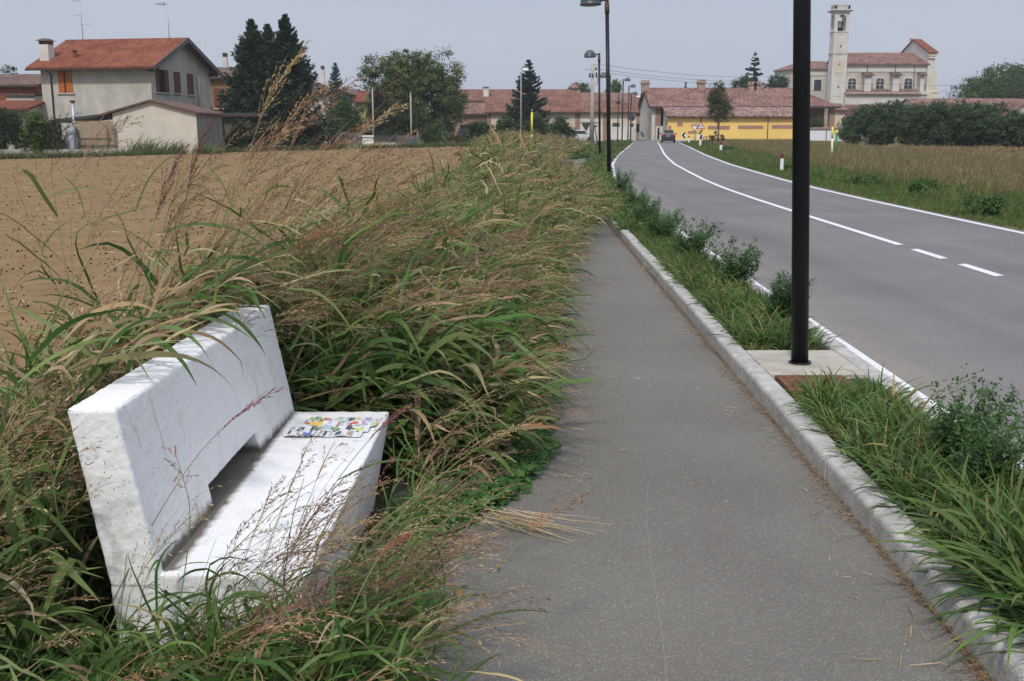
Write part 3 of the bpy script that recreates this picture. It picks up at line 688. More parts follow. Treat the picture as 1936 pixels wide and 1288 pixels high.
def hx(label, name, px0, px1, Yf, W, yE, yR, wall, roof, **k):
    """axis-aligned house from picture measures: x span, eave row, ridge row"""
    x0, x1 = XP(px0, 230, Yf), XP(px1, 230, Yf)
    hips = k.get('hips', ''); mono = k.get('mono')
    zE = ZY(yE, Yf-k.get('over', .45)); zR = ZY(yR, Yf+(W if mono is not None else (W/2 if k.get('ridge', 'x') == 'x' else -.3)))
    return house(name, label, (x0, Yf, 0, 0), x1-x0, W, zE, zR-.12, wall, roof, **k)
# --- the two-storey house with the orange-red roof, turned a little
A = math.atan2(-1.6, 8.1)
ox, oy = -21.0*1.37, 62*1.37            # its right front eave corner
LH, WH = 9.6, 10.0
fx, fy = ox-(LH+.4)*math.cos(A)+.45*math.sin(-A)*0, oy-(LH+.4)*math.sin(A)
fr = (fx+.35*math.sin(-A)+.75, fy+.42, 0, A)
t = house('two_storey_house', 'two-storey grey plastered house with orange-red tiled roof and orange shutters at the left', fr, LH, WH, 6.6, 8.82, PL_GREY, ROOF_RED,
      over=.8, ovg=.75, wins=[('front', 2.15, 4.45, 1.15, 1.75, 'shutO'), ('right', 1.7, 4.5, 1.9, 1.75, 'shutDo'), ('right', 4.1, 4.5, .9, 1.7, 'shutD'), ('right', 6.3, 4.45, .95, 1.7, 'shutD')],
      chims=[(.1, .9, 1.25, .8, 'w')])
g = M(fr); g.tube([(.95, -.75, 6.2), (.95, -.1, 5.95), (.95, -.1, 0)], [.06, .06, .06], 8); g.build('downpipe', DGREY, t)
g = M(fr); g.tube([(LH+.1, 7.6, 3.3), (LH+.1, 7.6, 6.0)], [.07]*2, 6); g.build('wall_pipe', PL_WHITE, t)
g = M(fr)
for v in (.0, 5.9, 11.7): 
    z = 8.95-abs(v-5.9)*2.2/5.9-.2; g = M(fr); g.box(LH-.1, LH+.72, v*.85-.14, v*.85+.14, z-.5, z-.23); g.build('roof_beam', EAVE, t)
g = M(fr); sl_ = 2.22/5.0
for a0, a1 in ((-.8, 5.0), (10.8, 5.0)):
    z0_, z1_ = 8.82-abs(a0-5.0)*sl_, 8.82
    g.hexa([(LH+.73, a0, z0_-.22), (LH+.73, a1, z1_-.22), (LH+.73, a1, z1_+.16), (LH+.73, a0, z0_+.16)], [(LH+.80, a0, z0_-.22), (LH+.80, a1, z1_-.22), (LH+.80, a1, z1_+.16), (LH+.80, a0, z0_+.16)])
g.build('bargeboard', mat('bargeboard_grey', (.13, .11, .11), .8), t)
g = M(fr); g.box(1.9, 3.5, 3.1, 3.7, 7.85, 8.12); g.build('skylight', DGREY, t)
g = M(fr); g.cyl((2.4, 1.2, 7.0), (2.4, 1.2, 7.75), .17, .14, 10); g.cyl((2.4, 1.2, 7.75), (2.4, 1.2, 7.87), .26, .2, 10); g.build('vent_pipe', ROOF_RED, t)
q = P(157, 76, 92); antenna(q.x, 92, 8.8, ZY(-8, 92)-8.8, 'tall multi-bar aerial on the ridge of the orange-red roof, left one')
q = P(327, 72, 92); antenna(q.x, 91, 8.8, ZY(7, 91)-8.8, 'aerial with a flat wedge-shaped head near the right end of the orange-red roof', 1)
# --- gabled shed in front of it
x0, x1 = XP(214, 240, 71), XP(372, 240, 71)
fr2 = (x0, 71, 0, 0)
t = thing('shed', (x0, 71, 0), 'low cream gabled shed with brown roof standing at the edge of the ploughed field', 'shed')
Ls = x1-x0; za = ZY(189, 71); zr = ZY(212, 71); xa = XP(288, 240, 71)-x0; zl = ZY(213, 71)
g = M(fr2); pr = [(0, -.3), (Ls, -.3), (Ls, zr-.1), (xa, za-.12), (0, zl-.05)]
g.hexa([(x, 0, z) for x, z in pr], [(x, 6.2, z) for x, z in pr]); g.build('wall', PL_CREAM if False else mat('shed_plaster', (.62, .565, .48), .95, .1, vscale=.8, col2=(.54, .49, .42), bump=.3, bscale=7), t)
g = M(fr2)
g.slab([(xa, -.25, za+.02), (Ls+.25, -.25, zr-.02), (Ls+.25, 6.5, zr-.02), (xa, 6.5, za+.02)], .12)
xl2 = XP(190, 240, 71)-x0; zl2 = ZY(216.5, 71)
g.slab([(xl2, -.25, zl2), (xa, -.25, za+.016), (xa, 6.5, za+.016), (xl2, 6.5, zl2)], .12)
g.build('roof', ROOF_BRN, t)
xl3 = XP(97, 240, 71)-x0; zl3 = ZY(227, 71)
g = M(fr2); g.slab([(xl3, -.2, zl3), (xl2, -.2, zl2+.01), (xl2, 5, zl2+.01), (xl3, 5, zl3)], .18); g.build('lean_to_roof', DGREY, t)
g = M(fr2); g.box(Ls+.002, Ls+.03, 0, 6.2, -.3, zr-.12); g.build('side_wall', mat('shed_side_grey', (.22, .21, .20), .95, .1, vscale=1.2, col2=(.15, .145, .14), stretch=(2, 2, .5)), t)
g = M(fr2); g.box(xl3+.4, xl3+.55, .1, .25, -.3, zl3-.2); g.build('post', DGREY, t)
g = M(fr2); g.box(xl3+1.2, -.5, 4.8, 4.9, 0, zl3-.2); g.build('back_wall', mat('carport_dark_wall', (.10, .075, .06), .9), t)  # wall behind the lean-to, one even dark brown
# grey flue beside the shed
q = P(135, 240, 70.4); t = thing('flue', (q.x, 70.4, 0), 'thin grey metal flue pipe with a flat cap above the lean-to roof', 'flue')
g = M(); g.cyl((q.x, 70.9, 0), (q.x, 70.9, ZY(193, 70.9)), .12, .12, 10); g.build('pipe', METAL, t)
g = M(); g.cyl((q.x, 70.9, ZY(193, 70.9)), (q.x, 70.9, ZY(190, 70.9)), .2, .17, 10); g.build('cap', RUST, t)
# grey tank stand
a, b = XP(119, 240, 70), XP(141, 240, 70); t = thing('water_tank', (a, 70, 0), 'pale grey upright tank on a low ledge between the hedge and the reed screen', 'tank')
g = M(); g.box(a+.05, b-.05, 69.8, 70.5, .35, ZY(256, 70)); g.lathe(((a+b)/2+.05, 70.15, ZY(256, 70)), [(.33, 0), (.3, .35), (.28, .7)], 12); g.build('body', mat('tank_grey', (.40, .42, .45), .6, .3, var=.2, vscale=2), t)
g = M(); g.box(a-.05, b+.08, 69.7, 70.6, .22, .35); g.build('ledge', RUST, t)
# reed screen
a, b = XP(141, 240, 70.6), XP(214, 240, 70.6)
t = thing('reed_screen', (a, 70.6, 0), 'beige reed matting screen held by thin posts left of the shed', 'screen')
g = M(); n = 60; rr = random.Random(4)
for k in range(n):
    xx = a+(b-a)*k/n; g.box(xx, xx+(b-a)/n*.93, 70.6, 70.63+rr.uniform(0, .03), .15, ZY(229+rr.uniform(-.5, .7), 70.6))
g.build('matting', mat('reed', (.40, .31, .22), .9, .1, vscale=5, col2=(.27, .20, .14), stretch=(3, 3, .3)), t)
for px in (143, 202):
    xx = XP(px, 240, 70.4); g = M(); g.cyl((xx, 70.45, 0), (xx, 70.45, ZY(241, 70.4)), .035, .035, 6); g.build('post', DGREY, t)
g = M(); g.box(a, b, 70.52, 70.56, 1.0, 1.03); g.box(a, b, 70.52, 70.56, .55, .58); g.build('wire', DGREY, t)
# low wall at the foot of the garden
g = M(); g.box(XP(0, 240, 66)-14, XP(214, 240, 68.5), 68.9, 69.15, -.3, .28); g.box(XP(0, 240, 66)-14, XP(214, 240, 68.5), 68.88, 69.17, .28, .33)
tag(g.build('garden_wall', PL_GREY), 'low grey wall at the field edge below the hedge with yellow leaves', 'wall')
# annex with terracotta lean-to at the far left
hx('small wing with a curved terracotta tile canopy left of the grey house', 'house_wing', -60, 56, 85, 2.6, 205, 192, PL_GREY, ROOF_RED, mono=1, over=.8)
hx('flat cream parapet block just left of the grey house', 'terrace_block', 15, 69, 92, 4, 181, 179, PL_WHITE, ROOF_DRK, over=.05, ovg=.05, mono=1)
hx('dark red house with a weathered brown roof at the left picture edge', 'village_house', -90, 75, 108, 12, 161, 141, PL_REDB, ROOF_DRK, wins=[('front', 9.9, 3.6, 1.0, 1.6, 'pane'), ('front', 4, 3.6, 1.0, 1.6, 'pane')])
# ochre house behind the spruces
hx('ochre yellow house with brown roof between the grey house and the tall spruces', 'village_house', 382, 500, 112, 11, 146, 128, PL_OCHRE, ROOF_DRK, wins=[('front', 1.9, 3.7, .9, 2.0, 'shutD'), ('front', 3.6, 3.7, .9, 2.0, 'pane')], chims=[(1.3, 5.5, 1.2, .45, 'w'), (2.9, 4.9, 1.2, .4, 'w'), (3.6, 5.5, 1.1, .4, 'w')])
q = P(372, 120, 116); antenna(q.x, 113, ZY(135, 112), 3.8, 'shorter aerial right behind the red roof gable, left of a pair')
q = P(396, 120, 116); antenna(q.x, 113, ZY(135, 112), 3.3, 'aerial with three crossbars over the ochre house, right of a pair')
hx('low carport with a flat dark roof behind the shed', 'carport', 424, 500, 84, 5, 218, 213, mat('carport_wall', (.09, .08, .07), .9), DGREY, mono=1, over=.4)
hx('small garden hut with pale band under its dark roof beside the tall spruces', 'garden_hut', 488, 526, 90, 3, 226, 217, mat('hut_wall', (.10, .06, .045), .9), ROOF_BRN, over=.3, wins=[('front', .9, 1.9, 1.1, .25, 'pane')])
# white house
hx('white two-storey house with brown roof and chimneys right of the tall spruces', 'village_house', 590, 634, 128, 14, 173, 156, mat('plaster_cool_white', (.62, .63, .65), .95, .1, vscale=.5, col2=(.5, .51, .52)), ROOF_DRK, hips='R', over=.7, chims=[(.6, 5, 1.9, .4, 'w'), (2.0, 6, 1.6, .5, 'm')])
hx('plain house behind the white one with a brown ridge roof ending at a gable', 'village_house', 628, 668, 150, 10, 182, 169, PL_GREY, ROOF_DRK)
hx('lemon yellow house with an orange tiled roof half hidden by the broad walnut tree', 'village_house', 672, 790, 138, 12, 192, 172, PL_LEMON, ROOF_RED, wins=[('front', 1.6, 1.3, 1, 1.3, 'pane'), ('front', 5.6, 1.3, 1, 1.3, 'pane')])
hx('pale yellow bungalow with a white door seen under the walnut tree crown', 'village_house', 793, 838, 140, 9, 236, 224, PL_LEMON, ROOF_DRK, wins=[('front', 1.6, .3, .9, 2.0, 'pane')])
# --- village centre, left of the road
hx('long farm building with old red roof behind, spanning from the walnut tree to the fir', 'farm_building', 868, 1096, 182, 13, 190.5, 169.5, PL_CREAM, ROOF_OLR, chims=[(4.5, 2.4, 1.2, .9, 'w')])
q = 1085; hx('tall white roof turret with a pyramid cap above the village roofs', 'roof_turret', 1080, 1091, 188, 1.2, 167, 159, PL_WHITE, ROOF_OLD, over=.1, ovg=.1, cat='turret')
hx('back row house with brown-red roof under the round distant trees', 'village_house', 1093, 1162, 190, 12, 192, 175.5, PL_CREAM, ROOF_OLD)
hx('farther red-brown roofed house at the bend, left of the white barn gable', 'village_house', 1140, 1206, 196, 12, 190, 176, PL_CREAM, ROOF_OLD, wins=[('front', 4, 2, 1, 2, 'dark')])
hx('small barn with patched brick wall and tiled roof next to the walnut tree', 'brick_barn', 858, 920, 158, 7, 214, 195, BRICK, ROOF_OLD, wins=[('front', 1.4, .4, 1.0, 1.8, 'dark')])
t = hx('long cream farmhouse wall with brick pilasters and red-brown roof left of the road', 'farmhouse', 921, 1203, 150, 9, 211, 190, PL_CREAM, ROOF_OLR, over=.5,
   wins=[('front', 17.9, .2, 1.0, 2.2, 'door')])
x0 = XP(921, 230, 150)
for px, wd in ((1092, .7), (1145, .75), (925, .5)):
    xx = XP(px, 230, 150); g = M(); g.box(xx-wd/2, xx+wd/2, 149.93, 150.02, -.2, 3.9); g.build('brick_pilaster', BRICK, t)
g = M(); g.box(XP(1094, 230, 150)+.3, XP(1203, 230, 150), 149.96, 150.02, -.2, ZY(240, 150)); g.build('plinth', PL_WHITE, t)
for k, px in enumerate((1109, 1127)):
    xx = XP(px, 230, 149); g = M(); g.box(xx-.75, xx+.75, 149.86, 149.93, ZY(231, 149), ZY(224.5, 149)); g.build('sign_board', PL_WHITE, t)
# strip of dark, narrow house between the farmhouse and the barn
hx('narrow brown house in shade between the farmhouse and the white barn gable', 'village_house', 1198, 1214, 176, 10, 206, 186, BRICK, ROOF_OLD, over=.2, wins=[('front', .7, 3.6, .7, 1, 'dark'), ('front', .7, 1.0, .8, 1.4, 'dark')])
# --- yellow barn with loggia
Yb = 154; x0, x1 = XP(1232, 230, Yb), XP(1578, 230, Yb)
zE, zR = ZY(200.5, Yb-.6), ZY(167, Yb+7.2)-.12
t = thing('barn', (x0, Yb, 0), 'long barn with pitted pink tile roof, white left gable and open loggia', 'barn')
Lb, Wb = x1-x0, 14.4; fb = (x0, Yb, 0, 0)
g = M(fb); g.hexa([(0, 0, -.3), (0, Wb, -.3), (0, Wb, zE), (0, Wb/2, zR-.1), (0, 0, zE)], [(.5, 0, -.3), (.5, Wb, -.3), (.5, Wb, zE), (.5, Wb/2, zR-.1), (.5, 0, zE)])
g.box(3, Lb-1.0, 3.4, Wb, -.3, zE); g.build('wall', PL_WHITE, t)
g = M(fb); g.box(.5, 3, 3.3, 3.4, 0, zE-.1); g.box(Lb-5.2, Lb-.6, 3.28, 3.38, 0, zE-.1); g.build('loggia_wall', PL_OCHRE, t)
g = M(fb); s = (zR-zE)/(Wb/2); ov = .6; e = zE-ov*s+.2; r = zR+.2; hr = Wb/2*.95
g.slab([(-.5, -ov, e), (Lb+ov, -ov, e), (Lb-hr+2.5, Wb/2, r), (-.5, Wb/2, r)], .2)
g.slab([(Lb+ov, Wb+ov, e), (-.5, Wb+ov, e), (-.5, Wb/2, r-.005), (Lb-hr+2.5, Wb/2, r-.005)], .2)
g.slab([(Lb+ov, -ov, e), (Lb+ov, Wb+ov, e), (Lb-hr+2.5, Wb/2, r-.003)], .2)
ro = g.build('roof', ROOF_OLD, t)
g = M(fb); g.hexa([(-.52, -ov, e-.35), (-.52, Wb/2, r-.35), (-.52, Wb/2, r), (-.52, -ov, e)], [(-.42, -ov, e-.35), (-.42, Wb/2, r-.35), (-.42, Wb/2, r), (-.42, -ov, e)])
g.box(-.4, Lb+.5, -ov-.12, -ov+.02, e-.32, e-.06); g.build('gutter', EAVE, t)
for u in (.55, Lb-5.1, Lb-.75):
    g = M(fb); g.box(u-.05, u+.75, 0.02, .72, -.2, zE-.1); g.build('brick_pillar', BRICK, t)
for px, hh in ((1220, .9), (1326, 1.0), (1422, .7), (1432, .7)):
    u = XP(px, 160, Yb+6.5)-x0; g = M(fb); g.box(u-.55, u+.55, 6.0, 7.0, zR-.6, zR+hh*.8)
    g.box(u-.7, u+.7, 5.85, 7.15, zR+hh*.8, zR+hh); 
    for k in range(3): g.box(u-.6+k*.45, u-.3+k*.45, 6.2, 6.8, zR+hh, zR+hh+.35)
    g.build('chimney', mat('chimney_brick', (.38, .27, .22), .9, .1, var=.35, vscale=4), ro)
g = M(fb); g.box(.6, 3.2, -.1, .1, -.2, ZY(240, Yb)); g.box(.6, 3.2, -.14, .14, ZY(240, Yb), ZY(239, Yb)+.04); g.build('parapet', PL_WHITE, t)
for u in (1.0, 1.75, 2.9):
    g = M(fb); g.box(u-.14, u+.14, -.125, .1, .1, 1.7); g.build('opening', DARK, t)
g = M(fb); g.box(.9, 1.5, 3.2, 3.29, 2.6, 4.6); g.build('door', DARK, t)
# yellow outbuilding in front
Yy = 149.5; x0, x1 = XP(1263, 230, Yy), XP(1513, 230, Yy)
zE, zR = ZY(219.5, Yy-.4), ZY(202, Yy+4.3)
gr = [(XP(a, 240, Yy)-x0, XP(b, 240, Yy)-x0, ZY(d, Yy), ZY(c, Yy)) for a, b, c, d in ((1264, 1269, 238, 247), (1280, 1290.5, 231.5, 239), (1301, 1318, 248, 253), (1338, 1380, 238, 245), (1395, 1443, 237.5, 244), (1459, 1500, 236.5, 243.5))]
t = house('yellow_outbuilding', 'bright yellow plastered outbuilding with brick grilles and mossy pink tiles in front of the barn', (x0, Yy, 0, 0), x1-x0, 4.4, zE, zR, PL_YEL, tilemat('roof_tiles_mossy', (.40, .26, .22), (.15, .10, .085), freq=5), mono=1, over=.45, ovg=.3, cat='outbuilding', z0=.12,
   wins=[('front', (a+b)/2, z0_, b-a, z1_-z0_, 'grille') for a, b, z0_, z1_ in gr])
for px in (1325, 1451.5):
    u = XP(px, 240, Yy); g = M(); g.cyl((u, Yy-.08, .0), (u, Yy-.08, zE), .06, .06, 8); g.build('downpipe', DGREY, t)
g = M((x0, Yy, 0, 0)); g.box(-.05, x1-x0+.05, -.06, 4.4, -.2, .12); g.build('footing', PL_WHITE, t)
g = M((x0, Yy, 0, 0)); g.hexa([(-.02, -.0, -.2), (-.02, 4.4, -.2), (-.02, 4.4, zR-.1), (-.02, 0, zE-.1)], [(-.06, -.0, -.2), (-.06, 4.4, -.2), (-.06, 4.4, zR-.1), (-.06, 0, zE-.1)]); g.build('end_wall', PL_WHITE, t)
for v_, z_ in ((1.4, 2.1), (1.2, .6), (2.6, .6)):
    g = M((x0, Yy, 0, 0)); g.box(-.075, -.02, v_-.25, v_+.25, z_, z_+.8); g.build('window', DARK, t)
# white garden wall right of it
a, b = XP(1514, 240, 150), XP(1640, 240, 150); t = thing('boundary_wall', (a, 150, 0), 'white boundary wall with a tiled coping between the yellow outbuilding and the dark hedge', 'wall')
g = M(); g.box(a, b, 150, 150.3, -.2, ZY(243.5, 150)); g.build('wall', mat('plaster_blue_white', (.68, .70, .74), .95, .1), t)
g = M(); g.hexa([(a, 149.8, ZY(244, 150)), (a, 150.5, ZY(244, 150)), (a, 150.15, ZY(241, 150))], [(b, 149.8, ZY(244, 150)), (b, 150.5, ZY(244, 150)), (b, 150.15, ZY(241, 150))]); g.build('coping', ROOF_OLD, t)
g = M(); u = XP(1563, 240, 150); g.cyl((u, 149.9, 0), (u, 149.9, 1.6), .05, .05, 6); g.build('downpipe', DGREY, t)
# --- houses in front of and beside the church
hx('small ochre house with tiled roof tucked behind the barn loggia', 'village_house', 1578, 1597, 172, 8, 208, 196, PL_CREAM, ROOF_OLD, over=.4)
hx('low red roofed house under the bell tower', 'village_house', 1592, 1626, 182, 10, 221, 203, PL_CREAM, ROOF_OLD, over=.4)
hx('gable-fronted brown house left behind the hedge under the church', 'village_house', 1610, 1666, 168, 12, 222, 197, PL_CREAM, ROOF_OLDY, ridge='y', over=.4)
hx('low house with a tiled roof before the church facade', 'village_house', 1640, 1725, 188, 8, 216, 200, PL_CREAM, ROOF_OLD, over=.4)
hx('long low red-roofed house right of the church reaching the picture edge', 'village_house', 1738, 1990, 176, 12, 207, 186.5, PL_CREAM, ROOF_OLD, over=.4)
hx('small grey gabled house at the right picture edge over the hedge', 'village_house', 1905, 1960, 160, 10, 218, 196, PL_GREY, ROOF_OLDY, ridge='y', over=.4)
# --- church
Yc = 226
CH1 = mat('church_plaster', (.50, .47, .41), .95, .1, vscale=.25, col2=(.42, .39, .345))
CH2 = mat('church_pale_plaster', (.62, .60, .55), .95, .1, vscale=.4, col2=(.52, .49, .45))
def cx(px, Y=Yc): return XP(px, 150, Y)
a, b = cx(1600), cx(1753); t = thing('church', (a, Yc, 0), 'large pale plastered church with arched windows, buttresses and tiled roofs beyond the barn', 'church')
g = M(); Wc = 17
zE, zR = ZY(121, Yc), ZY(102, Yc+Wc/2)
g.box(a, b, Yc, Yc+Wc, 0, zE); g.build('wall', CH1, t)
g = M(); g.box(a, b, Yc-.12, Yc-.0, ZY(136, Yc), ZY(123, Yc)); g.box(a, b, Yc-.25, Yc-.0, ZY(124, Yc), ZY(121, Yc)); g.build('cornice', CH2, t)
g = M(); s = (zR-zE)/(Wc/2)
g.slab([(a-.3, Yc-.7, zE-.7*s+.25), (b+.1, Yc-.7, zE-.7*s+.25), (cx(1737, Yc+Wc/2), Yc+Wc/2, zR+.25), (a-.3, Yc+Wc/2, zR+.25)], .25)
g.slab([(b, Yc+Wc+.7, zE-.7*s+.25), (a-.3, Yc+Wc+.7, zE-.7*s+.25), (a-.3, Yc+Wc/2, zR+.245), (cx(1737, Yc+Wc/2), Yc+Wc/2, zR+.245)], .25)
g.build('roof', ROOF_OLD, t)
# aisle
Ya = Yc-5
g = M(); g.box(cx(1600, Ya), cx(1755, Ya), Ya, Yc-.01, 0, ZY(177, Ya)); g.build('aisle_wall', CH1, t)
g = M(); g.box(cx(1600, Ya), cx(1762, Ya), Ya-.3, Ya-.002, ZY(179, Ya), ZY(175.5, Ya)); g.box(cx(1600, Ya), cx(1742, Ya), Ya-.12, Ya-.003, ZY(198, Ya), ZY(188, Ya)); g.build('aisle_cornice', CH2, t)
g = M(); g.slab([(cx(1600, Ya), Ya-.5, ZY(177, Ya)), (cx(1742, Ya), Ya-.5, ZY(177, Ya)), (cx(1742, Ya), Yc, ZY(171, Yc)), (cx(1600, Ya), Yc, ZY(171, Yc))], .2); g.build('aisle_roof', ROOF_OLD, t)
for p0, p1 in ((1601, 1629), (1651, 1687), (1704, 1740)):
    g = M(); g.slab([(cx(p0, Yc-2), Yc-3, ZY(175, Yc-3)), (cx(p1, Yc-2), Yc-3, ZY(175, Yc-3)), (cx(p1-2, Yc-2), Yc-.1, ZY(168.5, Yc)), (cx(p0+2, Yc-2), Yc-.1, ZY(168.5, Yc))], .5); g.build('chapel_roof', ROOF_OLD, t)
for k, px in enumerate((1611, 1664, 1717.5)):
    n = 9
    def arch(e_, y0, y1, m, nm, par):
        g = M(); u = cx(px); ww = 1.6*1; z0, z1 = ZY(168, Yc), ZY(148, Yc); rr_ = ww/2+e_
        pts = [(u-rr_, z0-e_), (u+rr_, z0-e_)]+[(u+rr_*math.cos(q), z1-.45+(.45+e_)*math.sin(q)) for q in np.linspace(0, math.pi, n)]
        g.hexa([(x_, y0, z_) for x_, z_ in pts], [(x_, y1, z_) for x_, z_ in pts]); return g.build(nm, m, par)
    w_ = arch(.38, Yc-.08, Yc+.05, CH2, 'window', t); arch(0, Yc-.11, Yc-.07, PANE, 'pane', w_)
    g = M(); u = cx(px); g.box(u-.05, u+.05, Yc-.14, Yc-.115, ZY(168, Yc), ZY(147.5, Yc))
    for z_ in (154, 161): g.box(u-.8, u+.8, Yc-.135, Yc-.115, ZY(z_, Yc)-.04, ZY(z_, Yc)+.04)
    g.build('glazing_bar', STONE, w_)
for p0, p1 in ((1635, 1648), (1688.5, 1701), (1740.5, 1748)):
    g = M(); u0, u1 = cx(p0, Yc-1.8), cx(p1, Yc-1.8); g.box(u0, u1, Yc-1.8, Yc-.002, 0, ZY(141, Yc-1.8)); g.build('buttress', CH2, t)
    g = M(); g.slab([(u0-.4, Yc-2.3, ZY(141.5, Yc-2)), (u1+.4, Yc-2.3, ZY(141.5, Yc-2)), (u1+.2, Yc-.15, ZY(136, Yc)), (u0-.2, Yc-.15, ZY(136, Yc))], .22); g.build('buttress_roof', ROOF_DRK, t)
for px in (1638, 1691, 1727): 
    u = cx(px); g = M(); g.cyl((u, Yc-.3, ZY(136 if px != 1727 else 168, Yc)), (u, Yc-.3, zE), .07, .07, 6); g.build('downpipe', DGREY, t)
# facade slab at the right end, seen from its side: tall raking screen with volutes
g = M(); f0, f1 = cx(1750), cx(1760)
zt = ZY(98, Yc)
g.hexa([(f0, Yc-.6, 0), (f0, Yc+Wc+.6, 0), (f0, Yc+Wc+.6, zt), (f0, Yc+Wc/2, ZY(76, Yc+Wc/2)), (f0, Yc-.6, zt)], [(f1, Yc-.6, 0), (f1, Yc+Wc+.6, 0), (f1, Yc+Wc+.6, zt), (f1, Yc+Wc/2, ZY(76, Yc+Wc/2)), (f1, Yc-.6, zt)])
g.build('facade', CH2, t)
g = M(); z2 = ZY(76.5, Yc+Wc/2)
g.slab([(f0-.2, Yc-1.2, zt-.1), (f1+.7, Yc-1.2, zt-.1), (f1+.5, Yc+Wc/2, z2+.3), (f0-.2, Yc+Wc/2, z2+.3)], .3); g.slab([(f1+.7, Yc+Wc+1, zt-.1), (f0-.2, Yc+Wc+1, zt-.1), (f0-.2, Yc+Wc/2, z2+.296), (f1+.5, Yc+Wc/2, z2+.296)], .3)
g.build('facade_roof', ROOF_RED, t)
g = M(); g.box(f0-.1, f1+.5, Yc-1, Yc-.62, zt-.9, zt-.4); g.box(f0, f1+.35, Yc-.9, Yc-.62, ZY(111, Yc), ZY(107.5, Yc)); 
for (ya_, yb_, e_) in ((98, 135, .35), (135, 138, 1.1), (138, 164, .9), (164, 168, 1.4), (168, 174, 1.2)): g.box(f1-.05, f1+e_, Yc-.5, Yc+Wc+.5, ZY(yb_, Yc), ZY(ya_, Yc)-.03)
g.box(f0-1.6, f1+2.2, Yc-1, Yc+Wc+1, ZY(176, Yc), ZY(174.5, Yc)); g.box(f0-1.3, f1+1.3, Yc-.9, Yc+Wc+.9, 0, ZY(176, Yc)-.02)
g.build('facade_moulding', mat('church_cream', (.60, .54, .42), .9), t)
u = (f0+f1)/2-1.0; yy = Yc+Wc/2
g = M(); g.cyl((u, yy, z2), (u, yy, z2+1.2), .4, .12, 8); g.box(u-.05, u+.05, yy-.05, yy+.05, z2+1.2, z2+2.9); g.box(u-.4, u+.4, yy-.05, yy+.05, z2+2.1, z2+2.2); g.build('cross', CH2, t)
# choir and apse to the left of the tower
a2, b2 = cx(1497, Yc+2), cx(1572, Yc+2)
g = M(); n8 = [(a2-2.0, Yc+9), (a2, Yc+3), (a2+2, Yc+2), (b2, Yc+2), (b2, Yc+14), (a2, Yc+14)]
g.hexa([(x, y, 0) for x, y in n8], [(x, y, ZY(131, Yc+2)) for x, y in n8]); g.build('choir_wall', CH1, t)
g = M(); n9 = [(a2-2.6, Yc+9), (a2-.3, Yc+2.4), (a2+1.9, Yc+1.4), (b2, Yc+1.4), (b2, Yc+14.6), (a2, Yc+14.6)]
top = [(a2+3.4, Yc+8.2), (a2+3.5, Yc+8.1), (a2+3.6, Yc+8), (b2, Yc+8), (b2, Yc+8.4), (a2+3.6, Yc+8.4)]
g.hexa([(x, y, ZY(131, Yc+2)) for x, y in n9], [(x, y, ZY(116, Yc+8)) for x, y in top]); g.build('choir_roof', ROOF_OLD, t)
g = M(); g.box(a2+2, b2-.02, Yc+1.9, Yc+1.996, ZY(143, Yc+2), ZY(132.5, Yc+2)); g.build('choir_frieze', CH2, t)
g = M(); u = cx(1546, Yc+2); g.box(u-1.1, u+1.1, Yc+1.86, Yc+1.99, ZY(170, Yc), ZY(147.5, Yc)); w_ = g.build('window', CH2, t); g = M(); g.box(u-.75, u+.75, Yc+1.84, Yc+1.87, ZY(170, Yc), ZY(150, Yc)); g.build('pane', PANE, w_)
# bell tower
Yt = 222; a, b = XP(1575, 100, Yt), XP(1602.5, 100, Yt); wt = b-a
t = thing('bell_tower', (a, Yt, 0), 'square pale bell tower with arched belfry openings, clock face and balustrade standing before the church', 'bell tower')
ztop = ZY(20, Yt); zb0, zb1 = ZY(60, Yt), ZY(22, Yt)
g = M(); g.box(a, b, Yt, Yt+wt, 0, zb0)
# belfry: four corner piers with arches between
pw = wt*.21; zs, zc = ZY(57.5, Yt), ZY(36, Yt)
for (px_, py_) in ((a, Yt), (b-pw, Yt), (a, Yt+wt-pw), (b-pw, Yt+wt-pw)): g.box(px_, px_+pw, py_, py_+pw, zb0+.001, zb1)
ow = wt-2*pw
for axis in (0, 1):
    for off in (0, wt-.5):
        us = [a+pw+ow*(1-math.cos(q))/2 for q in np.linspace(0, math.pi, 9)]; zz = [zc+(ow/2)*math.sin(q) for q in np.linspace(0, math.pi, 9)]
        prf = list(zip(us, zz))
        for (u0, z0_), (u1, z1_) in zip(prf, prf[1:]):
            if axis == 0: g.hexa([(u0, Yt+off, z0_), (u1, Yt+off, z1_), (u1, Yt+off, zb1), (u0, Yt+off, zb1)], [(u0, Yt+off+.5, z0_), (u1, Yt+off+.5, z1_), (u1, Yt+off+.5, zb1), (u0, Yt+off+.5, zb1)])
            else:
                v0, v1 = Yt+(u0-a), Yt+(u1-a); g.hexa([(a+off, v0, z0_), (a+off, v1, z1_), (a+off, v1, zb1), (a+off, v0, zb1)], [(a+off+.5, v0, z0_), (a+off+.5, v1, z1_), (a+off+.5, v1, zb1), (a+off+.5, v0, zb1)])
g.build('shaft', CH2, t)
g = M()
for e_, y0, y1 in ((.12, 60.5, 59), (.12, 101.5, 99.5), (.35, 22, 20), (.65, 20, 18)): g.box(a-e_, b+e_, Yt-e_, Yt+wt+e_, ZY(y0, Yt), ZY(y1, Yt))
g.build('cornice', CH2, t)
g = M(); z0_, z1_ = ZY(18, Yt)+.002, ZY(8, Yt)
g.box(a-.1, b+.1, Yt-.1, Yt+.2, z1_-.25, z1_); g.box(a-.1, b+.1, Yt+wt-.2, Yt+wt+.1, z1_-.25, z1_); g.box(a-.1, a+.2, Yt+.2, Yt+wt-.2, z1_-.25, z1_); g.box(b-.2, b+.1, Yt+.2, Yt+wt-.2, z1_-.25, z1_)
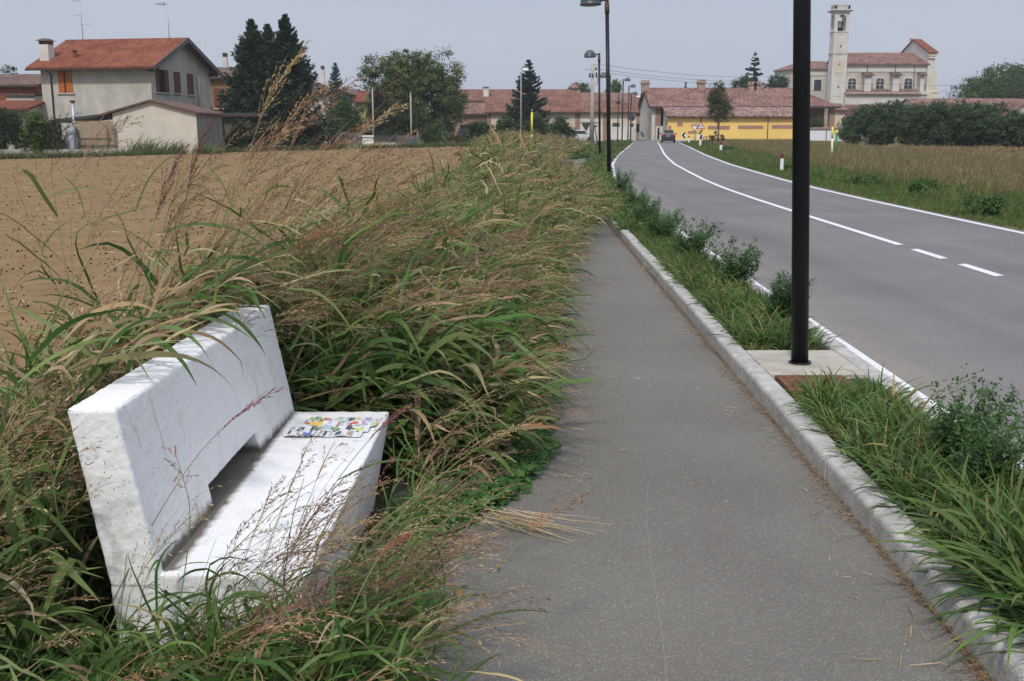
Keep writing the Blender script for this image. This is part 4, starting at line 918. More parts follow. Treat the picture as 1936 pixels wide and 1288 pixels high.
for k in range(8):
    q_ = k/7; wdd = .28 if k in (0, 7) else .16
    for (xx, yy) in ((a+q_*(wt-.25), Yt), (a, Yt+q_*(wt-.25)), (a+q_*(wt-.25), Yt+wt-.25), (b-.25, Yt+q_*(wt-.25))): g.box(xx, xx+wdd, yy, yy+.18, z0_, z1_-.24)
g.build('balustrade', STONE, t)
u, v = (a+b)/2, Yt+wt/2
g = M(); g.box(a+.6, b-.6, Yt+wt-.9, Yt+wt-.7, ZY(58, Yt), ZY(40, Yt)); g.build('belfry_shade_panel', DARK, t)  # added dark panel standing in for the shade inside the belfry
g = M(); g.lathe((u, v, ZY(52, Yt)), [(.62, 0), (.5, .3), (.36, .8), (.3, 1.1), (.1, 1.25)], 14); g.box(a+.5, b-.5, v-.08, v+.08, ZY(52, Yt)+1.25, ZY(52, Yt)+1.4); g.build('bell', mat('bell_bronze', (.20, .18, .15), .5, .5, metal=.6), t)
g = M(); g.box(u-1.0, u+1.0, Yt-.06, Yt-.002, ZY(138, Yt), ZY(111, Yt)); cf = g.build('clock_panel', mat('clock_panel', (.58, .50, .40), .9), t)
g = M(); zc_ = ZY(123, Yt)
for k in range(12):
    q = k*math.pi/6; g.box(u+.8*math.sin(q)-.04, u+.8*math.sin(q)+.04, Yt-.09, Yt-.065, zc_+.8*math.cos(q)-.04, zc_+.8*math.cos(q)+.04)
g.box(u-.05, u+.05, Yt-.11, Yt-.066, zc_-.1, zc_+.55); g.box(u-.4, u+.1, Yt-.12, Yt-.111, zc_-.05, zc_+.05); g.build('clock_hands', mat('clock_rust', (.22, .09, .05), .8), cf)
for yy in (88, 165): g = M(); g.box(u-.12, u+.12, Yt-.02, Yt+.1, ZY(yy+2, Yt), ZY(yy-2, Yt)); g.build('slit', DARK, t)
g = M()
for ya_, yb_ in ((25, 33), (65, 98), (105, 137), (142, 182)):
    for q_ in (ya_, yb_): g.box(a+wt*.3, b-wt*.3, Yt-.035, Yt-.002, ZY(q_, Yt)-.05, ZY(q_, Yt)+.05)
g.build('band_moulding', mat('church_dark_band', (.36, .34, .31), .9), t)  # thin bands in a darker tone than the tower plaster
# ================================================================== STREET FURNITURE AND SIGNS
WHT = mat('white_plastic', (.78, .78, .76), .6, .3, var=.08, vscale=6)
REDM = mat('reflector_dark_red', (.13, .018, .018), .4, .5)
SIGNR = mat('sign_red', (.42, .05, .05), .5, .4); SIGNW = mat('sign_white', (.80, .80, .80), .5, .4); SIGNB = mat('sign_blue', (.02, .08, .36), .5, .4)
BLACK = mat('sign_black', (.015, .015, .015), .5, .4); YELM = mat('marker_yellow', (.72, .62, .08), .6, .3); GRNM = mat('marker_green', (.03, .22, .07), .6, .3)
ORGM = mat('sign_orange', (.70, .28, .02), .5, .4); CONCP = mat('pole_concrete', (.40, .37, .32), .9, .1, var=.2, vscale=2)
for px, Yd, yt, yb, lab in ((1481, 42.5, 291, 322, 'white marker post with dark red top, nearest, in the grass right of the road'),
                            (1364, 76, 269, 288, 'second nearest white marker post along the right verge'),
                            (1324.5, 100, 259, 277.5, 'white marker post in front of the small blue sign'),
                            (1303, 124, 257, 270, 'farthest white marker post, below the inverted triangle sign')):
    x = P(px, 250, Yd).x; t = thing('marker_post', (x, Yd, 0), lab, 'marker post', 'roadside marker posts')
    h = ZY(yt, Yd); g = M(); r_ = .06 if Yd < 60 else .09
    g.hexa([(x-r_*1.1, Yd-.03, -.1), (x+r_*1.1, Yd-.03, -.1), (x+r_*.8, Yd+.07, -.1), (x-r_*.8, Yd+.07, -.1)], [(x-r_, Yd-.03, h*.72), (x+r_, Yd-.03, h*.72), (x+r_*.8, Yd+.06, h*.72), (x-r_*.8, Yd+.06, h*.72)]); g.build('post', WHT, t)
    g = M(); g.hexa([(x-r_, Yd-.032, h*.722), (x+r_, Yd-.032, h*.722), (x+r_*.8, Yd+.062, h*.722), (x-r_*.8, Yd+.062, h*.722)], [(x-r_*.9, Yd-.032, h*.97), (x+r_*.9, Yd-.032, h), (x+r_*.7, Yd+.06, h), (x-r_*.7, Yd+.06, h*.97)]); g.build('reflector_cap', REDM, t)
def stick(px, py0, py1, Yd, name, label, cat, segs, r=.05, lean=0):
    x = P(px, 250, Yd).x; t = thing(name, (x, Yd, 0), label, cat)
    for (q0, q1, m_, nm, k) in segs:
        za_, zb_ = ZY(q1, Yd), ZY(q0, Yd); g = M(); g.cyl((x+lean*za_, Yd, max(za_, -.1)), (x+lean*zb_, Yd, zb_), r*k, r*k, 10); g.build(nm, m_, t)
    return t
stick(1005.5, 210, 265, 62, 'gas_marker', 'thin pale yellow marker post sticking out of the tall grass left of the path', 'marker post', [(207, 213, METAL, 'tip', .4), (213, 255, YELM, 'post', 1), (255, 300, SIGNW, 'foot', 1)], .06)
stick(1575.5, 240, 299, 62, 'leaning_marker', 'slightly leaning cream yellow stake on the right verge beside a green one', 'marker post', [(240, 262, YELM, 'stake', 1), (262, 302, mat('cream_paint', (.70, .66, .45), .7), 'stake_foot', 1)], .06, -.035)
stick(1582, 245, 297, 64, 'gas_marker', 'green marker post with a yellow cap on the right verge', 'marker post', [(246, 254, YELM, 'cap', 1.15), (254, 300, GRNM, 'post', 1)], .065)
# tall thin lamp in the grass
x = P(985, 250, 72).x; t = thing('slender_lamp', (x, 72, 0), 'thin grey lamp post with tiny white head rising out of the tall grass', 'street lamp')
g = M(); g.tube([(x, 72, -.1), (x, 72, ZY(140, 72)), (x+.1, 72, ZY(134, 72))], [.07, .05, .04], 8); g.build('pole', METAL, t)
g = M(); g.lathe((x+.3, 72, ZY(135, 72)), [(.1, 0), (.24, .03), (.22, .14), (.08, .2)], 10); g.build('head', WHT, t)
# concrete utility pole and its wires
Yp = 105; x = P(1119, 250, Yp).x; zt = ZY(122, Yp)
t = thing('utility_pole', (x, Yp, 0), 'tall concrete utility pole with crossarms and insulators left of the street lamps', 'utility pole')
g = M(); g.cyl((x, Yp, -.2), (x, Yp, zt), .24, .14, 14); g.build('pole', CONCP, t)
for z_, a_, b_ in ((ZY(131.5, Yp), -.75, .85), (ZY(145, Yp), -.4, .85), (ZY(122, Yp), -.1, .65)):
    g = M(); g.box(x+a_, x+b_, Yp-.05, Yp+.05, z_-.04, z_+.04); g.build('crossarm', METAL, t)
for dx, py, h_ in ((-.28, 141, .45), (.35, 140, .45), (.65, 139, .4), (-.02, 141, .4), (.3, 127, .2)):
    g = M(); g.lathe((x+dx, Yp-.12, ZY(py+2, Yp)-.2), [(.05, 0), (.1, .1), (.05, .18), (.1, .28), (.04, h_)], 8); g.build('insulator', BLACK, t)
g = M(); g.tube([(x+.42, Yp-.1, ZY(146, Yp)), (x+.48, Yp-.1, ZY(155, Yp)), (x+.3, Yp-.1, ZY(162, Yp))], [.03]*3, 6); g.build('cable', BLACK, t)
for k, (dz, y2) in enumerate(((131, 148), (136, 154), (122, 140))):
    a_ = Vector((x+.6, Yp, ZY(dz, Yp))); b_ = P(1500, y2, 190)
    pts = []
    for q in np.linspace(0, 1.12, 15):
        v_ = a_.lerp(b_, q); v_.z -= 1.6*4*q*(1-q)*.5; pts.append(v_)
    g = M(); g.tube(pts, [.016]*15, 4); tag(g.build('overhead_wire', BLACK), ('overhead wire, middle of the three running from the utility pole to the church', 'lowest overhead wire between the utility pole and the church', 'topmost overhead wire crossing the sky behind the lamps')[k], 'wire', 'overhead wires')
a_, b_ = P(1590, 157, 205), P(2000, 161, 180); pts = [a_.lerp(b_, q)-Vector((0, 0, 1.0*q*(1-q))) for q in np.linspace(0, 1, 10)]
g = M(); g.tube(pts, [.02]*10, 4); tag(g.build('overhead_wire', BLACK), 'overhead wire passing in front of the church facade towards the right picture edge', 'wire', 'overhead wires')
# garden light poles
for px, yt, yb, Yd, lab in ((706, 168, 262, 96, 'left one of two bare pale poles before the walnut tree'), (777.5, 178, 260, 98, 'right one of two bare pale poles, against the walnut crown')):
    x = P(px, 250, Yd).x; t = thing('bare_pole', (x, Yd, 0), lab, 'pole', 'bare pale poles'); g = M(); g.cyl((x, Yd, -.1), (x, Yd, ZY(yt, Yd)), .09, .06, 8); g.build('shaft', CONCP, t)
    g = M(); g.cyl((x, Yd, ZY(yt, Yd)), (x, Yd, ZY(yt, Yd)+.12), .075, .075, 8); g.build('cap', METAL, t)
# triangle etc. signs
def tri(g, x, y, z, w_, inv=False, th=.03):
    h = w_*.866; s_ = -1 if inv else 1
    g.hexa([(x-w_/2, y, z-s_*h/3), (x+w_/2, y, z-s_*h/3), (x, y, z+s_*h*2/3)], [(x-w_/2, y+th, z-s_*h/3), (x+w_/2, y+th, z-s_*h/3), (x, y+th, z+s_*h*2/3)])
Yd = 118
for px, pc, inv, lab, nm in ((1313, 242, True, 'white inverted triangle sign with red border on a pole before the yellow wall', 'give_way_sign'), (1325, 239, False, 'upright white warning triangle with red border and two black figures, before the yellow wall', 'warning_sign')):
    x = P(px, 250, Yd).x; z = ZY(pc, Yd); t = thing(nm, (x, Yd, 0), lab, 'road sign')
    g = M(); g.cyl((x, Yd+.06, -.1), (x, Yd+.06, z+.4), .04, .04, 8); g.build('post', METAL, t)
    g = M(); tri(g, x, Yd, z, .86 if inv else .95, inv); g.build('border', SIGNR, t)
    g = M(); tri(g, x, Yd-.012, z, .58 if inv else .66, inv, .01); f_ = g.build('face', SIGNW, t)
    if not inv:
        g = M()
        for dx in (-.10, .08): g.lathe((x+dx, Yd-.022, z-.12), [(.03, 0), (.035, .15), (.02, .2), (.03, .26), (.02, .31)], 6)
        g.build('pictogram', BLACK, t)
x = P(1313.5, 250, Yd+.3).x
g = M(); g.box(x-.33, x+.35, Yd+.2, Yd+.23, ZY(237.2, Yd), ZY(233.8, Yd)); t = thing('panel_sign', (x, Yd+.2, 0), 'small pale rectangular sign back above the inverted triangle', 'road sign'); g.build('panel', METAL, t)
g = M(); g.cyl((x+.1, Yd+.25, -.1), (x+.1, Yd+.25, ZY(234, Yd)), .03, .03, 8); g.build('post', METAL, t)
x = P(1324, 250, Yd).x; z = ZY(249.5, Yd); t = thing('striped_sign', (x, Yd-.1, 0), 'small orange square sign crossed by a black diagonal bar, under the warning triangle', 'road sign')
g = M(); g.box(x-.24, x+.26, Yd-.1, Yd-.07, z-.24, z+.26); g.build('panel', mat('sign_gold', (.68, .45, .10), .5), t)
g = M(); g.hexa([(x-.30, Yd-.13, z-.26), (x-.16, Yd-.13, z-.26), (x+.30, Yd-.13, z+.24), (x+.16, Yd-.13, z+.24)], [(x-.30, Yd-.102, z-.26), (x-.16, Yd-.102, z-.26), (x+.30, Yd-.102, z+.24), (x+.16, Yd-.102, z+.24)]); g.build('bar', BLACK, t)
g = M(); g.cyl((x, Yd-.05, -.1), (x, Yd-.05, z), .03, .03, 6); g.build('post', METAL, t)
x = P(1292.5, 250, 134).x; z = ZY(256, 134); t = thing('chevron_sign', (x, 134, 0), 'square black and white chevron sign pointing left beside the road bend', 'road sign')
g = M(); g.box(x-.28, x+.28, 134, 134.03, z-.36, z+.3); g.build('panel', SIGNW, t)
g = M()
for s_ in (1, -1): g.hexa([(x+.30, 133.98, z+s_*.33), (x+.02, 133.98, z+s_*.33), (x-.22, 133.98, z), (x+.04, 133.98, z)], [(x+.30, 133.998, z+s_*.33), (x+.02, 133.998, z+s_*.33), (x-.22, 133.998, z), (x+.04, 133.998, z)])
g.build('arrow', BLACK, t); g = M(); g.cyl((x, 134.06, -.1), (x, 134.06, z), .035, .035, 6); g.build('post', METAL, t)
x = P(1325, 250, 104).x; z = ZY(259.5, 104); t = thing('blue_sign', (x, 104, 0), 'small low blue and white roadside sign behind a white marker post', 'road sign')
g = M(); g.box(x-.30, x+.16, 104, 104.03, z-.2, z+.22); g.build('panel', SIGNW, t); g = M(); g.box(x-.08, x+.16, 103.97, 103.998, z-.17, z+.2); g.build('field', SIGNB, t)
g = M(); g.cyl((x, 104.06, -.1), (x, 104.06, z), .03, .03, 6); g.build('post', METAL, t)
x0_, x1_ = P(1331, 250, 116).x, P(1341, 250, 116).x; z = ZY(259, 116)
t = thing('low_rail', (x0_, 116, 0), 'low dark metal rail left of the slim roadside tree', 'railing'); g = M(); g.cyl((x0_, 116, z), (x1_, 116, z), .04, .04, 6)
for q in (x0_, (x0_+x1_)/2, x1_): g.cyl((q, 116, -.1), (q, 116, z), .035, .035, 6)
g.build('rails', RUST, t)
x = P(1108, 250, 92).x; z = ZY(238, 92); t = thing('give_way_sign', (x, 92, 0), 'dark back of an inverted triangle sign left of the utility pole', 'road sign')
g = M(); tri(g, x, 92, z, .85, True); g.build('plate', DGREY, t); g = M(); g.cyl((x, 92.06, -.1), (x, 92.06, z+.3), .035, .035, 8); g.build('post', METAL, t)
x = P(1129.5, 250, 92).x; t = thing('slanted_prop', (x, 92, 0), 'slanting dark sign stay leaning against the second lamp post', 'prop'); g = M(); g.cyl((x-.25, 92, ZY(241, 92)), (x+.15, 92, 0), .05, .05, 6); g.box(x-.3, x-.05, 91.97, 92.03, ZY(241, 92), ZY(237, 92)); g.build('stay', DGREY, t)
for px, Yd, yy, lab in ((1213, 140, 252, 'blue-grey round sign edge at the foot of the white barn gable, left one'), (1216, 143, 256, 'thin sign at the foot of the white barn gable, right one')):
    x = P(px, 250, Yd).x; z = ZY(yy, Yd); t = thing('street_sign', (x, Yd, 0), lab, 'road sign'); g = M(); g.cyl((x, Yd, 0), (x, Yd, z), .035, .035, 6); g.build('post', METAL, t)
    g = M(); g.lathe((x, Yd, z-.25), [(.05, 0), (.16, .1), (.18, .4), (.12, .55)], 10); g.build('plate', mat('sign_steel_blue', (.10, .14, .22), .5), t)
x = P(1194, 250, 139).x; z = ZY(224, 139); t = thing('round_sign', (x, 139, 0), 'round grey sign back on the far lamp posts before the cream farmhouse', 'road sign')
g = M(); g.cyl((x, 139, z), (x, 139.03, z), .38, .38, 16); g.cyl((x, 139, z-.85), (x, 139.03, z-.85), .28, .28, 16); g.build('plate', DGREY, t); g = M(); g.cyl((x, 139.06, 0), (x, 139.06, z+.3), .04, .04, 6); g.build('post', METAL, t)
# lamp bracket with pale head at the barn corner
x = P(1206, 184, 152).x; z = ZY(184, 152); t = thing('bracket_lamp', (x, 152, z), 'small white street light on a long bracket before the barn gable', 'street lamp')
x2 = P(1194.5, 184, 152).x; g = M(); g.tube([(x2, 152, 0), (x2, 152, z-.1), (x2+.2, 152, z+.02), (x, 152, z)], [.06, .05, .04, .04], 6); g.build('bracket_pole', DGREY, t)
g = M(); g.lathe((x+.05, 152, z-.05), [(.1, 0), (.35, .05), (.3, .18), (.1, .25)], 10); g.build('head', WHT, t)
# fences by the gardens
def fence(px0, px1, Yd, yt, label, name='garden_fence', m_=None, n=30, yb=None):
    a, b = P(px0, 250, Yd).x, P(px1, 250, Yd).x; zt = ZY(yt, Yd); zb = 0 if yb is None else ZY(yb, Yd)
    t = thing(name, (a, Yd, 0), label, 'fence')
    g = M()
    for k in range(n): u = a+(b-a)*k/n; g.box(u, u+(b-a)/n*.72, Yd, Yd+.03, zb, zt)
    g.build('boards', m_ or mat('fence_grey', (.12, .13, .15), .8, .2, var=.3, vscale=3), t)
    g = M(); g.box(a, b, Yd+.03, Yd+.07, zb+(zt-zb)*.75, zb+(zt-zb)*.82); g.box(a, b, Yd+.03, Yd+.07, zb+(zt-zb)*.2, zb+(zt-zb)*.27); g.build('rail', DGREY, t)
    return t
fence(618, 684, 94, 250, 'dark grey board fence left of the white balustrade')
fence(706, 750, 96, 256, 'dark metal railing on a low pale wall behind the field', 'railing_fence', DGREY, 44, 268)
fence(748, 795, 97, 256, 'grey board fence right of the dark metal railing')
fence(866, 884, 118, 243, 'blue-grey fence between the bushes under the walnut tree', m_=mat('fence_blue_grey', (.16, .19, .24), .8))
a, b = P(684, 250, 95).x, P(706, 250, 95).x; t = thing('white_balustrade', (a, 95, 0), 'short white balustrade on a white base between two dark fences', 'balustrade')
g = M(); zt = ZY(256, 95); g.box(a, b, 95, 95.25, zt-.15, zt); 
for k in range(8): u = a+.06+(b-a-.2)*k/7; g.lathe((u+.05, 95.12, ZY(267, 95)), [(.06, 0), (.09, .12), (.04, .3), (.07, zt-.15-ZY(267, 95))], 8)
g.box(a, b, 94.98, 95.27, -.1, ZY(267, 95)); g.build('balusters', WHT, t)
a, b = P(706, 250, 96).x, P(750, 250, 96).x; g = M(); g.box(a, b, 96.1, 96.3, -.1, ZY(268, 96)); tag(g.build('low_wall', PL_WHITE), 'low pale wall carrying the dark metal railing', 'wall')
# white van-like box and parked cars near the farmhouse
Yd = 138; x = P(1098, 250, Yd).x; t = thing('parked_car', (x, Yd, 0), 'pale parked car half hidden by grass in front of the cream farmhouse', 'car')
g = M(); pr = [(-1.9, .3), (1.9, .3), (1.95, .85), (1.2, .95), (.6, 1.42), (-1.0, 1.45), (-1.7, .95), (-1.95, .85)]
g.hexa([(x+u, Yd, z) for u, z in pr], [(x+u, Yd+1.6, z) for u, z in pr]); g.build('body', mat('car_silver', (.55, .56, .57), .35, .5), t, bevel=.08)
g = M(); pr = [(-1.45, .97), (.95, .97), (.5, 1.35), (-.95, 1.37)]; g.hexa([(x+u, Yd-.02, z) for u, z in pr], [(x+u, Yd+1.62, z) for u, z in pr]); g.build('window', PANE, t)
for u in (-1.2, 1.2):
    for v in (Yd, Yd+1.45): g = M(); g.cyl((x+u, v-.02, .32), (x+u, v+.17, .32), .32, .32, 16); w_ = g.build('wheel', BLACK, t)
# ---- the car driving away
def make_car(x, y, ang):
    fr = (x, y, 0, ang); t = thing('hatchback_car', (x, y, 0), 'dark grey hatchback seen from behind driving towards the village', 'car')
    CP = mat('car_dark_paint', (.02, .024, .03), .25, .6); Wd = .82
    g = M(fr)
    secs = [(-.02, .30, .62, .74), (.0, .28, 1.0, .80), (.35, .22, 1.02, .82), (1.6, .20, 1.0, .83), (2.9, .2, .95, .82), (3.7, .25, .72, .74)]
    def ring(y_, zb, zt_, w_): return [(-w_*.92, y_, zb), (w_*.92, y_, zb), (w_, y_, zb+.2), (w_, y_, zt_-.12), (w_*.93, y_, zt_), (-w_*.93, y_, zt_), (-w_, y_, zt_-.12), (-w_, y_, zb+.2)]
    ids = [g._a(ring(*s_)) for s_ in secs]
    for a_, b_ in zip(ids, ids[1:]): g._f(*[(a_+k, a_+(k+1) % 8, b_+(k+1) % 8, b_+k) for k in range(8)])
    g._f([ids[0]+k for k in range(8)], [ids[-1]+k for k in range(8)]); g.build('body', CP, t, bevel=.02)
    g = M(fr); secs = [(.12, 1.0, .72), (.32, 1.38, .60), (.6, 1.47, .58), (1.7, 1.48, .58), (2.6, .98, .70)]
    def r2(y_, z_, w_): return [(-w_-.03, y_, .96), (w_+.03, y_, .96), (w_, y_, z_-.03), (w_*.9, y_, z_), (-w_*.9, y_, z_), (-w_, y_, z_-.03)]
    ids = [g._a(r2(*s_)) for s_ in secs]
    for a_, b_ in zip(ids, ids[1:]): g._f(*[(a_+k, a_+(k+1) % 6, b_+(k+1) % 6, b_+k) for k in range(6)])
    g._f([ids[0]+k for k in range(6)], [ids[-1]+k for k in range(6)]); g.build('cabin', CP, t)
    g = M(fr); g.hexa([(-.60, .145, 1.05), (.60, .145, 1.05), (.52, .26, 1.33), (-.52, .26, 1.33)], [(-.60, .20, 1.05), (.60, .20, 1.05), (.52, .32, 1.33), (-.52, .32, 1.33)]); g.build('rear_window', mat('tinted_glass', (.012, .014, .018), .5, .2), t)
    for s_ in (-1, 1):
        g = M(fr); g.box(s_*.66-.08, s_*.66+.08, -.04, .1, .80, 1.0); g.build('tail_light', mat('tail_light_red', (.55, .03, .03), .3, .5), t)
        g = M(fr); g.box(s_*.93-.09, s_*.93+.09, 2.0, 2.12, .98, 1.12); g.build('mirror', CP, t)
        for v in (.65, 3.1):
            g = M(fr); g.cyl((s_*.72-.1, v, .3), (s_*.72+.1, v, .3), .3, .3, 18); w_ = g.build('wheel', BLACK, t)
    g = M(fr); g.box(-.24, .24, -.05, -.0, .74, .84); g.build('number_plate', mat('plate_grey', (.35, .36, .37), .6), t)
    g = M(fr); g.box(-.78, .78, -.08, .1, .34, .58); g.build('bumper', mat('bumper_grey', (.03, .03, .034), .6), t, bevel=.02)
    g = M(fr); g.box(-.5, .5, .2, .3, 1.42, 1.46); g.build('spoiler', CP, t)
make_car(P(1263.5, 268, 126).x, 126, -.13)

# ================================================================== TREES AND SHRUBS
BARK = mat('bark', (.13, .10, .075), .95, .05, var=.4, vscale=6, stretch=(1, 1, .2)); BARKG = mat('bark_grey', (.22, .20, .16), .95, .05, var=.4, vscale=6, stretch=(1, 1, .2))
def crown(lobes, n, size, cols, wts, clump=35, sd=.16, droop=0., shell=.65):
    """leaf-sized faces in many small clumps spread through ellipsoid lobes (x,y,z,rx,ry,rz)"""
    f = FB(); lob = np.array(lobes, float); vol = (lob[:, 3]*lob[:, 4]*lob[:, 5])**.67; nc = max(4, n//clump)
    li = rng.choice(len(lob), nc, p=vol/vol.sum()); dr = nrm(rng.normal(0, 1, (nc, 3))); rad = shell+(1-shell)*U(0, 1, nc)**.6
    rad = np.where(U(0, 1, nc) < .25, U(.2, .8, nc), rad)
    cc = lob[li, :3]+dr*lob[li, 3:6]*rad[:, None]
    ccol = vary(pick(cols, wts, nc), nc, .25, .05)
    r_ = lob[li, 3:6].mean(1)*sd; csz = U(.6, 1.5, nc)
    k = np.repeat(np.arange(nc), clump); N = len(k)
    off = rng.normal(0, 1, (N, 3)); off[:, 2] *= .7; p = cc[k]+off*(r_*csz)[k][:, None]
    nor = nrm(off*.6+rng.normal(0, .8, (N, 3))+np.array([0, 0, .7]))
    f.leaves(p, nor, U(.6, 1.3, N)*size, vary(ccol[k], N, .22, .04), asp=.65)
    return f
def limbs(g, base, top, r, targets, n=7):
    g.tube([base, Vector(base).lerp(Vector(top), .5)+Vector((.03*r, 0, 0)), top], [r*1.15, r*.9, r*.55], n)
    for tt in targets:
        q = Vector(base).lerp(Vector(top), random.uniform(.35, .9)); tt = Vector(tt); m = q.lerp(tt, .5)+Vector((0, 0, .06*(tt-q).length))
        g.tube([q, m, tt], [r*.5, r*.3, r*.08], 5)
def broadleaf(name, label, cat, px0, px1, ytop, ybase, Y, cols, wts, n, leaf, trunk=True, lobn=14, seed=0, group=None, crown_lo=.25, flat=.8, bark=None, z0=0, clump=35, dome=True, loz=None, sd=.16):
    rr = random.Random(seed); x0, x1 = P(px0, 250, Y).x, P(px1, 250, Y).x; zt = ZY(ytop, Y); cxx = (x0+x1)/2; rw = (x1-x0)/2
    t = thing(name, (cxx, Y, z0), label, cat, group); zb = z0+(zt-z0)*crown_lo; hc = (zt-zb)
    lobes = []
    for k in range(lobn):
        a = rr.uniform(0, 6.28); q = rr.uniform(.0, 1)**.5; lr = rr.uniform(.26, .42)
        u = q*(1-lr*.75)*math.cos(a); v = q*(1-lr)*math.sin(a)
        if dome: zc = zb+hc*(.30+.62*rr.uniform(0, 1)*max(.0, 1-u*u)**.5)-lr*hc*.25
        else: zc = zb+hc*rr.uniform(.15, .85)
        zc = min(zc, zt-lr*hc*.55)
        lobes.append((cxx+u*rw, Y+v*rw*flat, zc, rw*lr, rw*lr, hc*lr*.62))
    lobes.append((cxx, Y, zt-hc*.22, rw*.3, rw*.3, hc*.22)); lobes.append((cxx-rw*.68, Y, zb+hc*.3, rw*.3, rw*.3, hc*.25)); lobes.append((cxx+rw*.68, Y, zb+hc*.3, rw*.3, rw*.3, hc*.25))
    f = crown(lobes, n, leaf, cols, wts, clump, sd=sd+.1); f.build('crown', t)
    g = M(); limbs(g, (cxx, Y, z0-.2), (cxx, Y, zb+hc*.35), max(.04, rw*.055) if trunk else .04, [l[:3] for l in lobes[:10]]); g.build('trunk', bark or BARK, t)
    return t
def conifer(name, label, px, ytop, ybase, wpx, Y, col, n_lv=22, group=None, dens=1.0, spread=1.0, droop=.25, low=.06, cedar=False, seed=0, tipcol=None, irregular=.2):
    r_ = np.random.default_rng(seed); x = P(px, 250, Y).x; zt = ZY(ytop, Y); Rw = wpx*Y/2000/2
    t = thing(name, (x, Y, 0), label, 'conifer tree', group); f = FB(); H = zt
    bs, bd, bl, ks = [], [], [], []
    for i in range(n_lv):
        q = (i+.3)/n_lv; z = H*(low+(1-low)*q); L = Rw*((1-q)**.85)*spread+.12*Rw*(1-q)+.05
        if cedar: L = Rw*(1-q**1.6)*r_.uniform(.55, 1.05)+.1
        nb = int((9 if not cedar else 7)*dens)+2
        for k in range(nb):
            a = r_.uniform(0, 6.283); l = L*r_.uniform(1-irregular*1.6, 1+irregular)
            bs.append((x, Y, z+r_.uniform(-.3, .3)*H/n_lv)); bd.append((math.cos(a), math.sin(a), (.05 if not cedar else .12)+ .5*q*(not cedar))); bl.append(l)
    bs, bd, bl = np.array(bs), nrm(np.array(bd)), np.array(bl)
    # twigs along each branch
    S = 26 if not cedar else 22
    tt = np.linspace(.08, 1, S); B = len(bs)
    P_ = bs[:, None]+bd[:, None]*(bl[:, None]*tt[None])[..., None]; P_[..., 2] += bl[:, None]*(-droop*np.sin(tt*3.0)*.6+.10*tt**3)[None]
    P_ = P_.reshape(-1, 3); K = 5; N = len(P_)*K; w_ = np.repeat(np.repeat(bl, S)*np.tile(np.sin(np.clip(1.25-tt, 0, 1)*2.4)*.26, B), K)
    sidev = np.repeat(np.repeat(np.stack([-bd[:, 1], bd[:, 0], 0*bd[:, 0]], -1), S, 0), K, 0)
    sg = r_.choice([-1, 1], N)[:, None]; pp = np.repeat(P_, K, 0)+r_.normal(0, .05, (N, 3))
    dd = sidev*sg+np.repeat(np.repeat(bd, S, 0), K, 0)*.7+r_.normal(0, .3, (N, 3)); dd[:, 2] -= .35 if not cedar else .05
    f.ribbons(pp, dd, np.maximum(w_, .05)*r_.uniform(.5, 1.2, N), Rw*(.04 if not cedar else .05)*r_.uniform(.7, 1.3, N), np.array([0, 0, -.5]), 2, vary(col, N, .35, .06), tip=(vary(tipcol, N, .2, .05) if tipcol is not None else None), roll=.9)
    f.build('crown', t)
    g = M(); g.cyl((x, Y, -.2), (x, Y, zt*.97), Rw*.06+.03, .02, 8)
    for b in range(0, B, 3): g.cyl(tuple(bs[b]), tuple(bs[b]+bd[b]*bl[b]*.8+np.array([0, 0, -droop*.3*bl[b]])), .04, .012, 4)
    g.build('trunk', BARK, t)
    return t
DG = [(.035, .065, .022), (.055, .095, .03), (.085, .13, .04)]
MG = [(.045, .085, .025), (.07, .125, .03), (.10, .15, .045)]
for args in ((484, 36, 262, 118, 88, 31, 'leftmost of the three tall dark spruces beside the ochre house'), (514, 46, 262, 112, 91, 32, 'middle and slimmer top of the three tall dark spruces'), (547, 27, 262, 126, 87, 33, 'rightmost and tallest of the three dark spruces, with long drooping lower boughs')):
    conifer('spruce_tree', args[6], args[0], args[1], args[2], args[3]*1.12, args[4], (.032, .062, .030), n_lv=32, dens=1.5, group='tall dark spruces by the houses', seed=args[5], droop=.3, irregular=.28)
conifer('blue_spruce', 'silvery blue spruce rising behind the white house roof', 638, 118, 230, 64, 125, (.09, .14, .14), n_lv=20, seed=5, droop=.1)
conifer('fir_tree', 'wide dark fir with a pointed top over the village roofs', 999, 112, 250, 88, 145, (.022, .045, .022), n_lv=20, dens=1.1, seed=8, droop=.05, irregular=.25)
conifer('cedar_tree', 'tall dark cedar with flat layered boughs left of the church', 1421, 96, 260, 82, 205, (.025, .05, .026), n_lv=16, dens=.8, seed=13, cedar=True, droop=-.05)
conifer('small_conifer', 'tip of a small conifer peeking over the barn ridge', 1294, 154, 250, 30, 200, (.03, .055, .03), n_lv=14, seed=3)
broadleaf('cedar_grove_tree', 'dark spreading tree under the tall cedar, beside the church apse', 'tree', 1376, 1440, 143, 260, 200, DG[:2], [3, 1], 15000, .34, lobn=20, seed=3, sd=.1)
broadleaf('cedar_grove_tree', 'dark flat-topped tree touching the church apse behind the barn roof', 'tree', 1432, 1484, 137, 260, 196, DG[:2], [3, 1], 13000, .34, lobn=20, seed=4, sd=.1)
broadleaf('walnut_tree', 'big broad round walnut tree before the village, left of centre', 'tree', 682, 882, 92, 262, 112, [(.065, .105, .03), (.10, .145, .042), (.15, .185, .058), (.12, .10, .045)], [3, 4, 2.5, .6], 62000, .20, lobn=34, seed=12, crown_lo=.06, flat=.7, sd=.04, clump=80)
broadleaf('round_oak', 'large broad dark tree at the right picture edge behind the long low house', 'tree', 1800, 2060, 119, 230, 190, MG, [3, 3, 1], 70000, .36, lobn=46, seed=5, crown_lo=.0, sd=.02)
